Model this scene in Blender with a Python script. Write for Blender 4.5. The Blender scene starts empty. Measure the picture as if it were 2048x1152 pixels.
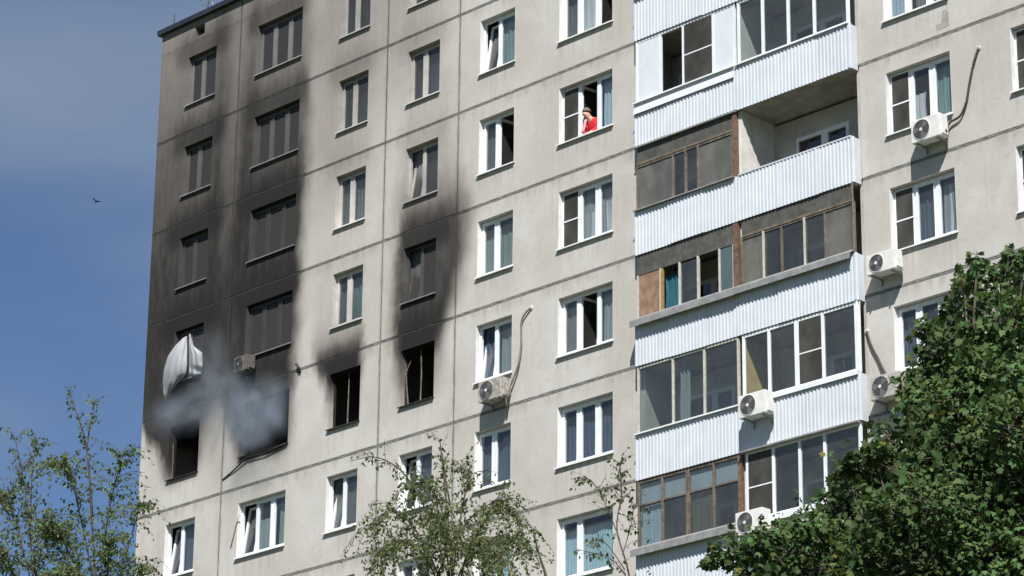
import bpy, bmesh, math, random
import numpy as np
from mathutils import Vector, Matrix

random.seed(7)
rng = np.random.default_rng(11)
scene = bpy.context.scene
COL = scene.collection

# ------------------------------------------------------------------ camera
F_PX, YAW, PITCH, ROLL = 6313.46, -0.795571, 0.352128, 0.0105169
Z0 = 39.7                                    # height of the top panel joint above the yard
CAM = Vector((67.385, -51.603, -38.025 + Z0))
ca, sa, cb, sb, cc, sc = (math.cos(YAW), math.sin(YAW), math.cos(PITCH), math.sin(PITCH), math.cos(ROLL), math.sin(ROLL))
FWD = Vector((sa*cb, ca*cb, sb)); R0 = Vector((ca, -sa, 0)); U0 = R0.cross(FWD)
RIGHT = cc*R0 + sc*U0; UP = -sc*R0 + cc*U0
cam_data = bpy.data.cameras.new('camera'); cam = bpy.data.objects.new('camera', cam_data); COL.objects.link(cam)
M = Matrix((RIGHT, UP, -FWD)).transposed().to_4x4(); M.translation = CAM
cam.matrix_world = M
cam_data.sensor_width = 36.0; cam_data.lens = F_PX/2048*36.0
cam_data.clip_start = 0.5; cam_data.clip_end = 4000
scene.camera = cam

# ------------------------------------------------------------------ light
SUN = Vector((0.90, -1.0, 1.60)).normalized()
EL = math.asin(SUN.z)
world = bpy.data.worlds.new('World'); scene.world = world; world.use_nodes = True
wn = world.node_tree; wn.nodes.clear()
def wnode(t, **k):
    n = wn.nodes.new(t)
    for a, b in k.items(): setattr(n, a, b)
    return n
sky = wnode('ShaderNodeTexSky', sky_type='NISHITA', sun_disc=False, sun_elevation=EL,
            sun_rotation=math.atan2(SUN.x, SUN.y), altitude=150, air_density=0.8, dust_density=0.02, ozone_density=5.0)
tc = wnode('ShaderNodeTexCoord'); sep = wnode('ShaderNodeSeparateXYZ'); wn.links.new(tc.outputs['Generated'], sep.inputs[0])
den = wnode('ShaderNodeMath', operation='ADD'); den.inputs[1].default_value = 0.12
mx = wnode('ShaderNodeMath', operation='MAXIMUM'); mx.inputs[1].default_value = 0.0
wn.links.new(sep.outputs[2], mx.inputs[0]); wn.links.new(mx.outputs[0], den.inputs[0])
dv = wnode('ShaderNodeVectorMath', operation='DIVIDE')
cmb = wnode('ShaderNodeCombineXYZ')
for i in range(3): wn.links.new(den.outputs[0], cmb.inputs[i])
wn.links.new(tc.outputs['Generated'], dv.inputs[0]); wn.links.new(cmb.outputs[0], dv.inputs[1])
CLOUD_SHIFT = (7.7, 2.1, 0.0)
addv = wnode('ShaderNodeVectorMath', operation='ADD'); addv.inputs[1].default_value = CLOUD_SHIFT
wn.links.new(dv.outputs[0], addv.inputs[0])
cn = wnode('ShaderNodeTexNoise'); cn.inputs['Scale'].default_value = 1.5; cn.inputs['Detail'].default_value = 4.5
cn.inputs['Roughness'].default_value = 0.52; cn.inputs['Distortion'].default_value = 0.3
wn.links.new(addv.outputs[0], cn.inputs['Vector'])
cr = wnode('ShaderNodeMapRange'); cr.interpolation_type = 'SMOOTHSTEP'
cr.inputs['From Min'].default_value = 0.36; cr.inputs['From Max'].default_value = 0.72
cr.inputs['To Min'].default_value = 0.0; cr.inputs['To Max'].default_value = 1.0
wn.links.new(cn.outputs['Fac'], cr.inputs['Value'])
mixc = wnode('ShaderNodeMix', data_type='RGBA'); mixc.inputs[7].default_value = (2.5, 3.2, 4.5, 1)
wn.links.new(cr.outputs[0], mixc.inputs[0]); wn.links.new(sky.outputs[0], mixc.inputs[6])
bg = wnode('ShaderNodeBackground'); bg.inputs[1].default_value = 0.064
wn.links.new(mixc.outputs[2], bg.inputs[0])
wo = wnode('ShaderNodeOutputWorld'); wn.links.new(bg.outputs[0], wo.inputs[0])

sd = bpy.data.lights.new('sun', 'SUN'); sd.energy = 5.0; sd.angle = math.radians(0.55); sd.color = (1.0, 0.97, 0.925)
so = bpy.data.objects.new('sun', sd); COL.objects.link(so); so.location = (60, -60, 90)
so.rotation_euler = SUN.to_track_quat('Z', 'Y').to_euler()
scene.view_settings.view_transform = 'Standard'; scene.view_settings.look = 'None'
scene.view_settings.gamma = 1.0; scene.view_settings.exposure = 0.60
scene.view_settings.use_curve_mapping = False
scene.render.resolution_x, scene.render.resolution_y = 1024, 576
scene.render.engine = 'CYCLES'
scene.cycles.volume_step_rate = 1.5; scene.cycles.volume_bounces = 2
scene.cycles.transparent_max_bounces = 16

# ------------------------------------------------------------------ pixel -> place helpers
def ray(px, py): return (px-1024)/F_PX*RIGHT - (py-576)/F_PX*UP + FWD
def at_y(px, py, y=0.0):
    d = ray(px, py); return CAM + d*((y-CAM.y)/d.y)
def at_dist(px, py, dist):                    # horizontal distance from the camera
    d = ray(px, py); return CAM + d*(dist/math.hypot(d.x, d.y))
FH = 2.8
def S(k): return Z0 - FH*k                    # height of panel joint k

# ------------------------------------------------------------------ mesh helpers
class MB:
    def __init__(s): s.v = []; s.f = []
    def box(s, x0, x1, y0, y1, z0, z1):
        b = len(s.v)
        s.v += [(x0,y0,z0),(x1,y0,z0),(x1,y1,z0),(x0,y1,z0),(x0,y0,z1),(x1,y0,z1),(x1,y1,z1),(x0,y1,z1)]
        s.f += [tuple(b+i for i in q) for q in ((0,3,2,1),(4,5,6,7),(0,1,5,4),(1,2,6,5),(2,3,7,6),(3,0,4,7))]
        return s
    def prism(s, pts, axis_vec):               # closed polygon extruded
        b = len(s.v); n = len(pts); a = Vector(axis_vec)
        s.v += [tuple(p) for p in pts] + [tuple(Vector(p)+a) for p in pts]
        s.f.append(tuple(b+i for i in reversed(range(n)))); s.f.append(tuple(b+n+i for i in range(n)))
        for i in range(n):
            j = (i+1) % n; s.f.append((b+i, b+j, b+n+j, b+n+i))
        return s
    def tube(s, pts, r0, r1=None, n=6):
        r1 = r0 if r1 is None else r1
        pts = [Vector(p) for p in pts]; b = len(s.v); m = len(pts)
        for i, p in enumerate(pts):
            t = (pts[min(i+1, m-1)]-pts[max(i-1, 0)])
            if t.length < 1e-6: t = Vector((0,0,1))
            t.normalize(); a = t.orthogonal().normalized() if abs(t.z) > .95 else t.cross(Vector((0,0,1))).normalized()
            c = t.cross(a); r = r0 + (r1-r0)*i/max(1, m-1)
            for k in range(n):
                an = 2*math.pi*k/n; s.v.append(tuple(p + (a*math.cos(an)+c*math.sin(an))*r))
        for i in range(m-1):
            for k in range(n):
                k2 = (k+1) % n; s.f.append((b+i*n+k, b+i*n+k2, b+(i+1)*n+k2, b+(i+1)*n+k))
        s.f.append(tuple(b+k for k in reversed(range(n)))); s.f.append(tuple(b+(m-1)*n+k for k in range(n)))
        return s
    def disc_ring(s, c, ro, ri, y0, y1, n=24):  # ring facing -y
        b = len(s.v)
        for k in range(n):
            a = 2*math.pi*k/n; cx, sz = math.cos(a), math.sin(a)
            for r, y in ((ro,y1),(ro,y0),(ri,y0),(ri,y1)): s.v.append((c[0]+r*cx, y, c[1]+r*sz))
        for k in range(n):
            j = (k+1) % n
            for q in range(4): q2 = (q+1) % 4; s.f.append((b+4*k+q, b+4*j+q, b+4*j+q2, b+4*k+q2))
        return s
    def disc(s, c, r, y0, y1, n=24):
        return s.prism([(c[0]+r*math.cos(2*math.pi*k/n), y0, c[1]+r*math.sin(2*math.pi*k/n)) for k in range(n)], (0, y1-y0, 0))
    def grid(s, fn, nu, nv):
        b = len(s.v)
        for j in range(nv+1):
            for i in range(nu+1): s.v.append(tuple(fn(i/nu, j/nv)))
        for j in range(nv):
            for i in range(nu):
                a = b+j*(nu+1)+i; s.f.append((a, a+1, a+nu+2, a+nu+1))
        return s
    def mesh(s, name, mat, smooth=False, bevel=0):
        me = bpy.data.meshes.new(name); me.from_pydata(s.v, [], s.f); me.update()
        bm = bmesh.new(); bm.from_mesh(me); bmesh.ops.recalc_face_normals(bm, faces=bm.faces)
        if bevel: bmesh.ops.bevel(bm, geom=list(bm.edges), offset=bevel, segments=2, affect='EDGES', profile=0.6)
        bm.to_mesh(me); bm.free()
        if mat: me.materials.append(mat)
        if smooth: me.polygons.foreach_set('use_smooth', [True]*len(me.polygons))
        return me
    def build(s, name, mat, parent=None, loc=(0,0,0), smooth=False, bevel=0):
        return link(name, s.mesh(name, mat, smooth, bevel), parent, loc)
def link(name, me, parent=None, loc=(0,0,0), rot=None):
    o = bpy.data.objects.new(name, me); COL.objects.link(o); o.location = loc
    if rot: o.rotation_euler = rot
    if parent: o.parent = parent
    return o
def empty(name, loc=(0,0,0), parent=None):
    o = bpy.data.objects.new(name, None); COL.objects.link(o); o.location = loc; o.empty_display_size = .2
    if parent: o.parent = parent
    return o
def tag(o, label=None, cat=None, group=None, kind=None):
    for k, v in (('label', label), ('category', cat), ('group', group), ('kind', kind)):
        if v: o[k] = v
    return o

# ------------------------------------------------------------------ materials
class NT:
    def __init__(s, tree): s.t = tree
    def n(s, typ, ins=None, **kw):
        nd = s.t.nodes.new(typ)
        for a, b in kw.items(): setattr(nd, a, b)
        for k, v in (ins or {}).items(): s.set(nd.inputs[k], v)
        return nd
    def set(s, sock, v):
        if isinstance(v, bpy.types.NodeSocket): s.t.links.new(v, sock)
        else: sock.default_value = v
    def m(s, op, a, b=0.0, c=0.0, clamp=False):
        nd = s.n('ShaderNodeMath', operation=op, use_clamp=clamp)
        for i, v in enumerate((a, b, c)): s.set(nd.inputs[i], v)
        return nd.outputs[0]
    def rng(s, v, a, b, c, d, smooth=True):
        nd = s.n('ShaderNodeMapRange', {'Value': v, 'From Min': a, 'From Max': b, 'To Min': c, 'To Max': d})
        if smooth: nd.interpolation_type = 'SMOOTHSTEP'
        return nd.outputs[0]
    def noise(s, vec, scale, detail=4, rough=.55, dist=0.0):
        return s.n('ShaderNodeTexNoise', {'Vector': vec, 'Scale': scale, 'Detail': detail, 'Roughness': rough, 'Distortion': dist}).outputs['Fac']
    def mixc(s, f, a, b, mode='MIX'):
        nd = s.n('ShaderNodeMix', data_type='RGBA', blend_type=mode)
        s.set(nd.inputs[0], f); s.set(nd.inputs[6], a); s.set(nd.inputs[7], b); return nd.outputs[2]
    def scalev(s, v, k):
        nd = s.n('ShaderNodeVectorMath', operation='MULTIPLY'); s.set(nd.inputs[0], v); nd.inputs[1].default_value = k; return nd.outputs[0]
def rgb(*c): return (*c, 1.0)

COLS = {  # name: (x0, x1, type)
    1: (1.27, 2.56, 'D'), 2: (4.36, 6.31, 'T'), 3: (7.92, 9.13, 'D'), 4: (10.68, 11.93, 'D'),
    5: (13.45, 14.74, 'D'), 6: (16.33, 18.19, 'T'), 7: (26.69, 28.52, 'T'), 8: (30.16, 32.02, 'T'), 9: (35.0, 36.3, 'D')}

# soot left on the facade by the fire: rising fans above the four burnt windows (metres on the wall)
ZLO, ZHI = -14.5, 1.5
PLUMES = [
  # rows of (height rel. to top joint, left edge, right edge, strength), edge softness left/right
  ([(-13.3,4.25,6.35,.85),(-12.6,3.95,6.38,.97),(-11.6,3.6,6.42,.99),(-10.6,3.3,6.5,.99),(-8.6,3.2,6.6,.99),(-6.6,3.5,6.65,.97),(-5.2,3.6,6.7,.88),(-4.0,3.7,6.7,.76),(-2.4,3.8,6.7,.56),(-1.0,4.0,6.6,.44),(1.2,4.1,6.5,.26)], .42, .40),
  ([(-13.25,1.2,2.56,.55),(-12.5,.85,2.6,.93),(-11.8,.35,2.72,.96),(-11.2,-.1,3.0,.97),(-10.2,-.6,3.4,.98),(-8.4,-.8,3.4,.97),(-6.6,-.8,3.3,.92),(-5.2,-.8,3.3,.82),(-3.6,-.8,3.3,.72),(-2.2,-.8,3.2,.56),(-.6,-.8,3.2,.42),(1.2,-.8,3.2,.22)], .30, .50),
  ([(-13.2,7.8,9.05,.12),(-12.4,7.8,9.05,.5),(-11.7,7.62,9.14,.95),(-11.1,7.35,9.2,.80),(-10.5,7.2,9.2,.40),(-9.6,7.2,9.2,.16),(-8.0,7.2,9.2,.06),(-6.0,7.2,9.2,.05),(1.2,7.2,9.2,.0)], .34, .22),
  ([(-13.2,10.6,11.98,.35),(-12.6,10.52,12.0,.75),(-11.9,10.45,12.12,.95),(-11.1,10.3,12.45,.97),(-10.2,10.28,12.85,.94),(-9.2,10.35,13.15,.90),(-8.3,10.4,13.1,.84),(-7.6,10.4,12.9,.62),(-6.6,10.45,12.5,.32),(-5.0,10.5,12.4,.17),(-3.0,10.5,12.3,.08),(1.2,10.5,12.3,.02)], .42, .50),
  ([(-13.2,-2,3,.0),(-9.5,-2,6,.12),(-6.5,-2,9,.28),(-3.0,-2,11.5,.42),(1.2,-2,12.0,.46)], 1.0, 2.6),
  ([(-13.0,2.5,4.4,.0),(-12.0,2.5,4.4,.25),(-10.9,2.5,4.4,.80),(-9.6,2.5,4.4,.84),(-7.5,2.5,4.4,.72),(-5.5,2.5,4.4,.62),(-3.0,2.5,4.4,.52),(1.2,2.5,4.4,.38)], .35, .35),
]
def make_soot():
    g = bpy.data.node_groups.new('SootMask', 'ShaderNodeTree')
    g.interface.new_socket('Fac', in_out='OUTPUT', socket_type='NodeSocketFloat')
    t = NT(g); out = t.n('NodeGroupOutput')
    pos = t.n('ShaderNodeNewGeometry').outputs['Position']
    sx = t.n('ShaderNodeSeparateXYZ', {0: pos}).outputs
    n1 = t.noise(t.scalev(pos, (1.1, .4, .55)), 1.3, 4, .55)
    n2 = t.noise(t.scalev(pos, (3.2, 1, .9)), 1.6, 5, .6)
    x = t.m('ADD', sx[0], t.m('ADD', t.m('MULTIPLY', t.m('SUBTRACT', n1, .5), .70), t.m('MULTIPLY', t.m('SUBTRACT', n2, .5), .16)))
    z = t.m('ADD', t.m('SUBTRACT', sx[2], Z0), t.m('MULTIPLY', t.m('SUBTRACT', n1, .5), .6))
    zn = t.m('DIVIDE', t.m('SUBTRACT', z, ZLO), ZHI-ZLO, clamp=True)
    def curve(pts, lo, hi):
        nd = t.n('ShaderNodeFloatCurve', {'Value': zn}); c = nd.mapping.curves[0]
        pts = [((p[0]-ZLO)/(ZHI-ZLO), (p[1]-lo)/(hi-lo)) for p in pts]
        while len(c.points) < len(pts): c.points.new(.5, .5)
        for q, p in zip(c.points, pts): q.location = p; q.handle_type = 'AUTO_CLAMPED'
        nd.mapping.update()
        return t.m('ADD', t.m('MULTIPLY', nd.outputs[0], hi-lo), lo)
    inv = None
    for rows, sl, sr in PLUMES:
        L = curve([(r[0], r[1]) for r in rows], -3, 14); R = curve([(r[0], r[2]) for r in rows], -3, 14)
        I = curve([(r[0], r[3]) for r in rows], 0, 1)
        a = t.rng(x, t.m('SUBTRACT', L, sl), t.m('ADD', L, sl), 0, 1)
        b = t.rng(x, t.m('SUBTRACT', R, sr), t.m('ADD', R, sr), 1, 0)
        below = t.rng(z, rows[0][0]-.25, rows[0][0]+.15, 0, 1)
        mm = t.m('MULTIPLY', t.m('MULTIPLY', a, b), t.m('MULTIPLY', I, below))
        k = t.m('SUBTRACT', 1.0, mm)
        inv = k if inv is None else t.m('MULTIPLY', inv, k)
    s = t.m('SUBTRACT', 1.0, inv)
    ph = t.m('FRACT', t.m('DIVIDE', t.m('SUBTRACT', Z0+28.0+.9, sx[2]), FH))          # deposits collect over the window heads
    band = t.m('MULTIPLY', t.rng(t.m('ADD', ph, t.m('MULTIPLY', t.m('SUBTRACT', n2, .5), .12)), .05, .42, 0, 1), t.rng(ph, .42, .66, 1, 0))
    cols_ = None
    for (xa, xb) in ((.9, 2.9), (4.1, 6.5), (7.6, 9.2), (10.4, 12.4)):
        k = t.m('MULTIPLY', t.rng(x, xa-.5, xa+.3, 0, 1), t.rng(x, xb-.3, xb+.5, 1, 0))
        cols_ = k if cols_ is None else t.m('MAXIMUM', cols_, k)
    band = t.m('MULTIPLY', band, cols_)
    s = t.m('MULTIPLY', s, t.m('ADD', .88, t.m('MULTIPLY', n2, .20)), clamp=True)
    n3 = t.noise(t.scalev(pos, (2.2, 1, .5)), 1.7, 6, .7)
    s = t.m('MINIMUM', s, t.rng(n3, .40, .72, .985, .91))
    s = t.m('SUBTRACT', 1.0, t.m('POWER', t.m('SUBTRACT', 1.0, s), t.m('ADD', 1.28, t.m('MULTIPLY', band, .9))))
    t.set(out.inputs[0], s)
    return g
SOOT = make_soot()
SOOT_COL = rgb(.018, .0172, .017)

def mat_new(name):
    m = bpy.data.materials.new(name); m.use_nodes = True; m.node_tree.nodes.clear()
    t = NT(m.node_tree); o = t.n('ShaderNodeOutputMaterial'); return m, t, o
def soot_fac(t): return t.n('ShaderNodeGroup', node_tree=SOOT).outputs[0]

def simple(name, col, rough=.6, soot=0.0, var=.12, nscale=6.0, metal=0.0, bump=0.0, streak=.0, spec=.4, dirt=None, orand=0.0):
    m, t, o = mat_new(name)
    pos = t.n('ShaderNodeNewGeometry').outputs['Position']
    n = t.noise(pos, nscale, 5, .6)
    c = t.mixc(t.rng(n, .3, .7, 0, 1), rgb(*[k*(1-var) for k in col]), rgb(*[min(1, k*(1+var)) for k in col]))
    if streak:
        st = t.noise(t.scalev(pos, (9, 9, .5)), 1.0, 4, .6)
        c = t.mixc(t.rng(st, .5, .8, 0, streak), c, rgb(*(dirt or (.12, .11, .09))))
    if orand:
        c = t.mixc(t.m('MULTIPLY', t.n('ShaderNodeObjectInfo').outputs['Random'], orand*2), c, rgb(.42, .43, .44))
    if soot:
        c = t.mixc(t.m('MULTIPLY', soot_fac(t), soot), c, SOOT_COL)
    b = t.n('ShaderNodeBsdfPrincipled', {'Base Color': c, 'Roughness': rough, 'Metallic': metal, 'Specular IOR Level': spec})
    if bump:
        bp = t.n('ShaderNodeBump', {'Height': t.noise(pos, nscale*5, 4, .6), 'Strength': bump, 'Distance': .02}); t.set(b.inputs['Normal'], bp.outputs[0])
    t.set(o.inputs[0], b.outputs[0]); return m

def wall_material():
    m, t, o = mat_new('painted_concrete')
    pos = t.n('ShaderNodeNewGeometry').outputs['Position']
    oi = t.n('ShaderNodeObjectInfo')
    base = t.mixc(oi.outputs['Random'], rgb(.470, .452, .424), rgb(.504, .488, .462))
    big = t.noise(pos, .45, 5, .6)
    c = t.mixc(t.rng(big, .32, .66, 0, .95), base, rgb(.415, .392, .358))
    # repainted patches
    pt = t.noise(t.scalev(pos, (1.0, 1, .75)), .95, 3, .5, .4)
    c = t.mixc(t.rng(pt, .60, .70, 0, .32), c, rgb(.53, .53, .49))
    pk = t.noise(t.scalev(pos, (1.6, 1, .35)), 1.0, 3, .5)
    c = t.mixc(t.rng(pk, .58, .72, 0, .34), c, rgb(.42, .34, .295))
    # rain streaks
    st = t.noise(t.scalev(pos, (5.5, 1, .22)), 1.0, 5, .65)
    c = t.mixc(t.rng(st, .52, .78, 0, .30), c, rgb(.28, .262, .235))
    st2 = t.noise(t.scalev(pos, (13, 1, .45)), 1.0, 4, .6)
    c = t.mixc(t.rng(st2, .60, .8, 0, .32), c, rgb(.52, .51, .47))
    grime = t.noise(pos, 7.0, 6, .7)
    c = t.mixc(t.rng(grime, .50, .8, 0, .42), c, rgb(.25, .235, .20))
    # grime runs down from the horizontal joints
    sz = t.n('ShaderNodeSeparateXYZ', {0: pos}).outputs
    ph = t.m('FRACT', t.m('DIVIDE', t.m('SUBTRACT', Z0+28.0, sz[2]), FH))
    edge = t.m('MULTIPLY', t.rng(ph, 0.012, .15, 1, 0), t.rng(t.noise(t.scalev(pos, (4, 1, .6)), 1.2, 4, .6), .4, .7, .05, .55))
    smear = t.m('MULTIPLY', t.m('MAXIMUM', t.rng(ph, .010, .030, 1, 0), t.rng(ph, .972, .988, 0, 1)), t.rng(t.noise(t.scalev(pos, (2.5, 1, 3)), 1.5, 4, .6), .35, .6, .1, .75))
    edge = t.m('MAXIMUM', edge, smear)
    for xj in (3.62, 9.87, 12.68, 33.2):
        dx = t.m('ABSOLUTE', t.m('SUBTRACT', sz[0], xj))
        edge = t.m('MAXIMUM', edge, t.m('MULTIPLY', t.rng(dx, .02, .10, 1, 0), t.rng(t.noise(t.scalev(pos, (4, 1, 1.2)), 1.5, 4, .6), .35, .65, .1, .7)))
    c = t.mixc(edge, c, rgb(.22, .21, .185))
    wm = None
    for (wa, wb, _t) in COLS.values():
        k = t.m('MULTIPLY', t.rng(sz[0], wa-.10, wa+.02, 0, 1), t.rng(sz[0], wb-.02, wb+.10, 1, 0)); wm = k if wm is None else t.m('MAXIMUM', wm, k)
    drip = t.m('MULTIPLY', t.m('MULTIPLY', wm, t.m('MULTIPLY', t.rng(ph, .69, .705, 0, 1), t.rng(ph, .72, .985, 1, 0))), t.rng(t.noise(t.scalev(pos, (9, 1, .35)), 1.0, 4, .6), .42, .68, 0, .36))
    c = t.mixc(drip, c, rgb(.24, .225, .19))
    # soot
    sf = soot_fac(t)
    brown = t.mixc(sf, rgb(.235, .188, .158), SOOT_COL)
    c = t.mixc(sf, c, brown)
    bp = t.n('ShaderNodeBump', {'Height': t.m('ADD', t.noise(pos, 40, 5, .65), t.m('MULTIPLY', t.noise(pos, 3, 4, .6), 2.0)), 'Strength': .35, 'Distance': .01})
    b = t.n('ShaderNodeBsdfPrincipled', {'Base Color': c, 'Roughness': .9, 'Specular IOR Level': .15, 'Normal': bp.outputs[0]})
    t.set(o.inputs[0], b.outputs[0]); return m

def glass(name, tint=(.92, .95, .95), refl=1.0, dirt=.05, soot=.92):
    m, t, o = mat_new(name)
    pos = t.n('ShaderNodeNewGeometry').outputs['Position']
    tr = t.n('ShaderNodeBsdfTransparent', {'Color': rgb(*tint)})
    wob = t.n('ShaderNodeBump', {'Height': t.noise(pos, 1.2, 2, .5), 'Strength': .16, 'Distance': .05})
    gl = t.n('ShaderNodeBsdfGlossy', {'Color': rgb(.95, .97, 1.0), 'Roughness': .03, 'Normal': wob.outputs[0]})
    fr = t.n('ShaderNodeFresnel', {'IOR': 1.5})
    front = t.m('SUBTRACT', 1.0, t.n('ShaderNodeNewGeometry').outputs['Backfacing'])      # thin sheet: reflect on the way in only
    a = t.n('ShaderNodeMixShader', {0: t.m('MULTIPLY', t.m('MULTIPLY', fr.outputs[0], front), refl*1.8, clamp=True), 1: tr.outputs[0], 2: gl.outputs[0]})
    di = t.n('ShaderNodeBsdfDiffuse', {'Color': rgb(.30, .30, .28)})
    d = t.m('MULTIPLY', t.rng(t.noise(t.scalev(pos, (1.5, 1.5, 1)), 1.4, 3, .5), .35, .75, .7, 1.3), dirt)
    b = t.n('ShaderNodeMixShader', {0: d, 1: a.outputs[0], 2: di.outputs[0]})
    sf = t.m('POWER', soot_fac(t), 1.1)
    sd_ = t.n('ShaderNodeBsdfDiffuse', {'Color': rgb(.045, .043, .041)})
    c = t.n('ShaderNodeMixShader', {0: t.m('MULTIPLY', sf, soot), 1: b.outputs[0], 2: sd_.outputs[0]})
    t.set(o.inputs[0], c.outputs[0]); return m

def cloth(name, col, trans=.35, dirt=0.0, soot=0.0):
    m, t, o = mat_new(name)
    pos = t.n('ShaderNodeNewGeometry').outputs['Position']
    c = t.mixc(t.noise(t.scalev(pos, (2, 2, .6)), 2.2, 4, .6), rgb(*[k*.72 for k in col]), rgb(*[min(1, k*1.15) for k in col]))
    if soot: c = t.mixc(t.m('MULTIPLY', soot_fac(t), soot), c, SOOT_COL)
    a = t.n('ShaderNodeBsdfDiffuse', {'Color': c}); b = t.n('ShaderNodeBsdfTranslucent', {'Color': c})
    mx_ = t.n('ShaderNodeMixShader', {0: trans, 1: a.outputs[0], 2: b.outputs[0]})
    t.set(o.inputs[0], mx_.outputs[0]); return m

MT = dict(
    wall=wall_material(),
    joint=simple('joint_mastic', (.17, .165, .155), .85, .9, .3, 9, spec=.2),
    coping=simple('dark_roof_flashing', (.020, .024, .032), .5, 0, .25, 3, spec=.4),
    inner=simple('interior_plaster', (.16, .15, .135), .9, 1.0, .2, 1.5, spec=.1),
    slab=simple('raw_concrete_slab', (.30, .29, .265), .9, .8, .2, 2.5, streak=.3, bump=.3, spec=.2),
    pvc=simple('white_pvc', (.71, .73, .755), .35, .97, .05, 4, streak=.12),
    agedpvc=simple('soiled_pvc', (.60, .575, .54), .5, .97, .10, 4, streak=.3),
    agedplaster=simple('soiled_reveal_plaster', (.54, .52, .485), .8, .96, .12, 4, streak=.3),
    plaster=simple('white_reveal_plaster', (.68, .68, .67), .8, .96, .08, 4, streak=.15),
    sill=simple('white_metal_sill', (.74, .75, .76), .45, .80, .08, 5, streak=.15, metal=0.0),
    oldwood=simple('weathered_brown_wood', (.135, .108, .085), .75, 0, .35, 9, streak=.4, dirt=(.05, .04, .03)),
    paleframe=simple('old_cream_paint', (.46, .44, .39), .7, 0, .15, 8, streak=.4),
    redwood=simple('red_brown_stained_wood', (.135, .082, .056), .65, 0, .35, 9, streak=.3, dirt=(.04, .03, .02)),
    brownboard=simple('brown_hardboard', (.25, .155, .10), .7, 0, .25, 5, streak=.3),
    ochre=simple('ochre_wood', (.33, .20, .075), .65, 0, .3, 9, streak=.2),
    greyboard=simple('dark_grey_header_board', (.075, .072, .066), .8, 0, .3, 4, streak=.4, dirt=(.03, .03, .028)),
    greymetal=simple('grey_painted_metal', (.235, .235, .235), .55, 0, .2, 4, streak=.3),
    sheet=simple('corrugated_sheet', (.525, .56, .61), .45, 0, .05, 2.5, streak=.30, dirt=(.34, .33, .32), orand=.10),
    whitepanel=simple('white_sandwich_panel', (.60, .625, .67), .4, 0, .04, 2.5),
    acwhite=simple('ac_enamel', (.64, .64, .62), .45, .75, .07, 6, streak=.25, dirt=(.25, .23, .2)),
    acdirty=simple('ac_grimy_enamel', (.32, .295, .265), .7, .7, .3, 9, streak=.5, dirt=(.1, .09, .08)),
    acgrey=simple('ac_grey_enamel', (.40, .385, .36), .55, .7, .2, 7, streak=.35, dirt=(.14, .13, .12)),
    black=simple('black_plastic', (.018, .018, .019), .55, 0, .2, 6),
    fanwell=simple('fan_well', (.055, .053, .052), .7, .5, .2, 6),
    grill=simple('grey_grille_wire', (.16, .16, .165), .5, .6, .1, 6),
    bracket=simple('galvanised_bracket', (.24, .24, .235), .5, .6, .2, 6, metal=.4),
    pipe=simple('black_pipe_insulation', (.055, .050, .042), .8, 0, .3, 12),
    pipegrey=simple('grey_pipe_wrap', (.17, .155, .13), .8, 0, .35, 14),
    cable=simple('dark_cable', (.03, .03, .032), .7, 0, .2, 9),
    partition=simple('whitewashed_partition', (.60, .585, .55), .85, 0, .12, 2.5, streak=.2),
    loggiawall=simple('loggia_wall', (.40, .385, .355), .9, 0, .15, 2, streak=.2),
    plywood=simple('yellow_plywood', (.62, .42, .17), .6, 0, .12, 4),
    glass=glass('window_glass'), balglass=glass('balcony_glass', (.85, .89, .88), 1.0, .06),
    milkglass=glass('dusty_glass', (.70, .68, .58), .8, .30),
    net=glass('insect_net', (.36, .34, .31), .0, .18),
)
BL = dict(
    grey=cloth('grey_net_curtain', (.34, .38, .40)), blue=cloth('pale_blue_curtain', (.50, .63, .76)),
    teal=cloth('teal_curtain', (.26, .37, .38)), white=cloth('white_net_curtain', (.68, .70, .74)),
    navy=cloth('dark_blue_curtain', (.10, .13, .18)), green=cloth('sage_curtain', (.26, .34, .29)),
    mauve=cloth('mauve_grey_curtain', (.25, .24, .26)), sky=cloth('light_blue_roller', (.46, .66, .74)),
    dark=cloth('dusk_grey_curtain', (.15, .16, .165)),
)

# ================================================================== setting
def ground_material():
    m, t, o = mat_new('yard_grass')
    pos = t.n('ShaderNodeNewGeometry').outputs['Position']
    c = t.mixc(t.rng(t.noise(pos, .12, 6, .6), .4, .6, 0, 1), rgb(.045, .075, .025), rgb(.11, .10, .06))
    c = t.mixc(t.noise(pos, 6, 5, .7), c, rgb(.06, .07, .03))
    t.set(o.inputs[0], t.n('ShaderNodeBsdfPrincipled', {'Base Color': c, 'Roughness': .95, 'Specular IOR Level': .1}).outputs[0]); return m
g = MB(); g.grid(lambda u, v: (-2500+5000*u, -2500+5000*v, 0), 20, 20)
tag(g.build('ground', ground_material()), kind='structure')

# ================================================================== apartment building
B = empty('apartment_building', (0, 0, 0))
tag(B, 'tall grey panel apartment block with soot-blackened end, corrugated balconies and many windows', 'building')
PANELS = [(0.0, 3.62, (1,)), (3.62, 9.87, (2, 3)), (9.87, 12.68, (4,)), (12.68, 19.14, (5, 6)), (25.94, 33.2, (7, 8)), (33.2, 39.6, (9,))]
WT, WB = -0.43, -1.96                         # window head and sill below the joint above
TH = .25; HG, VG = .038, .027                 # panel thickness, half joint widths
ROWS = range(0, 8)
ROOF_Z = Z0 + .66

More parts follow.
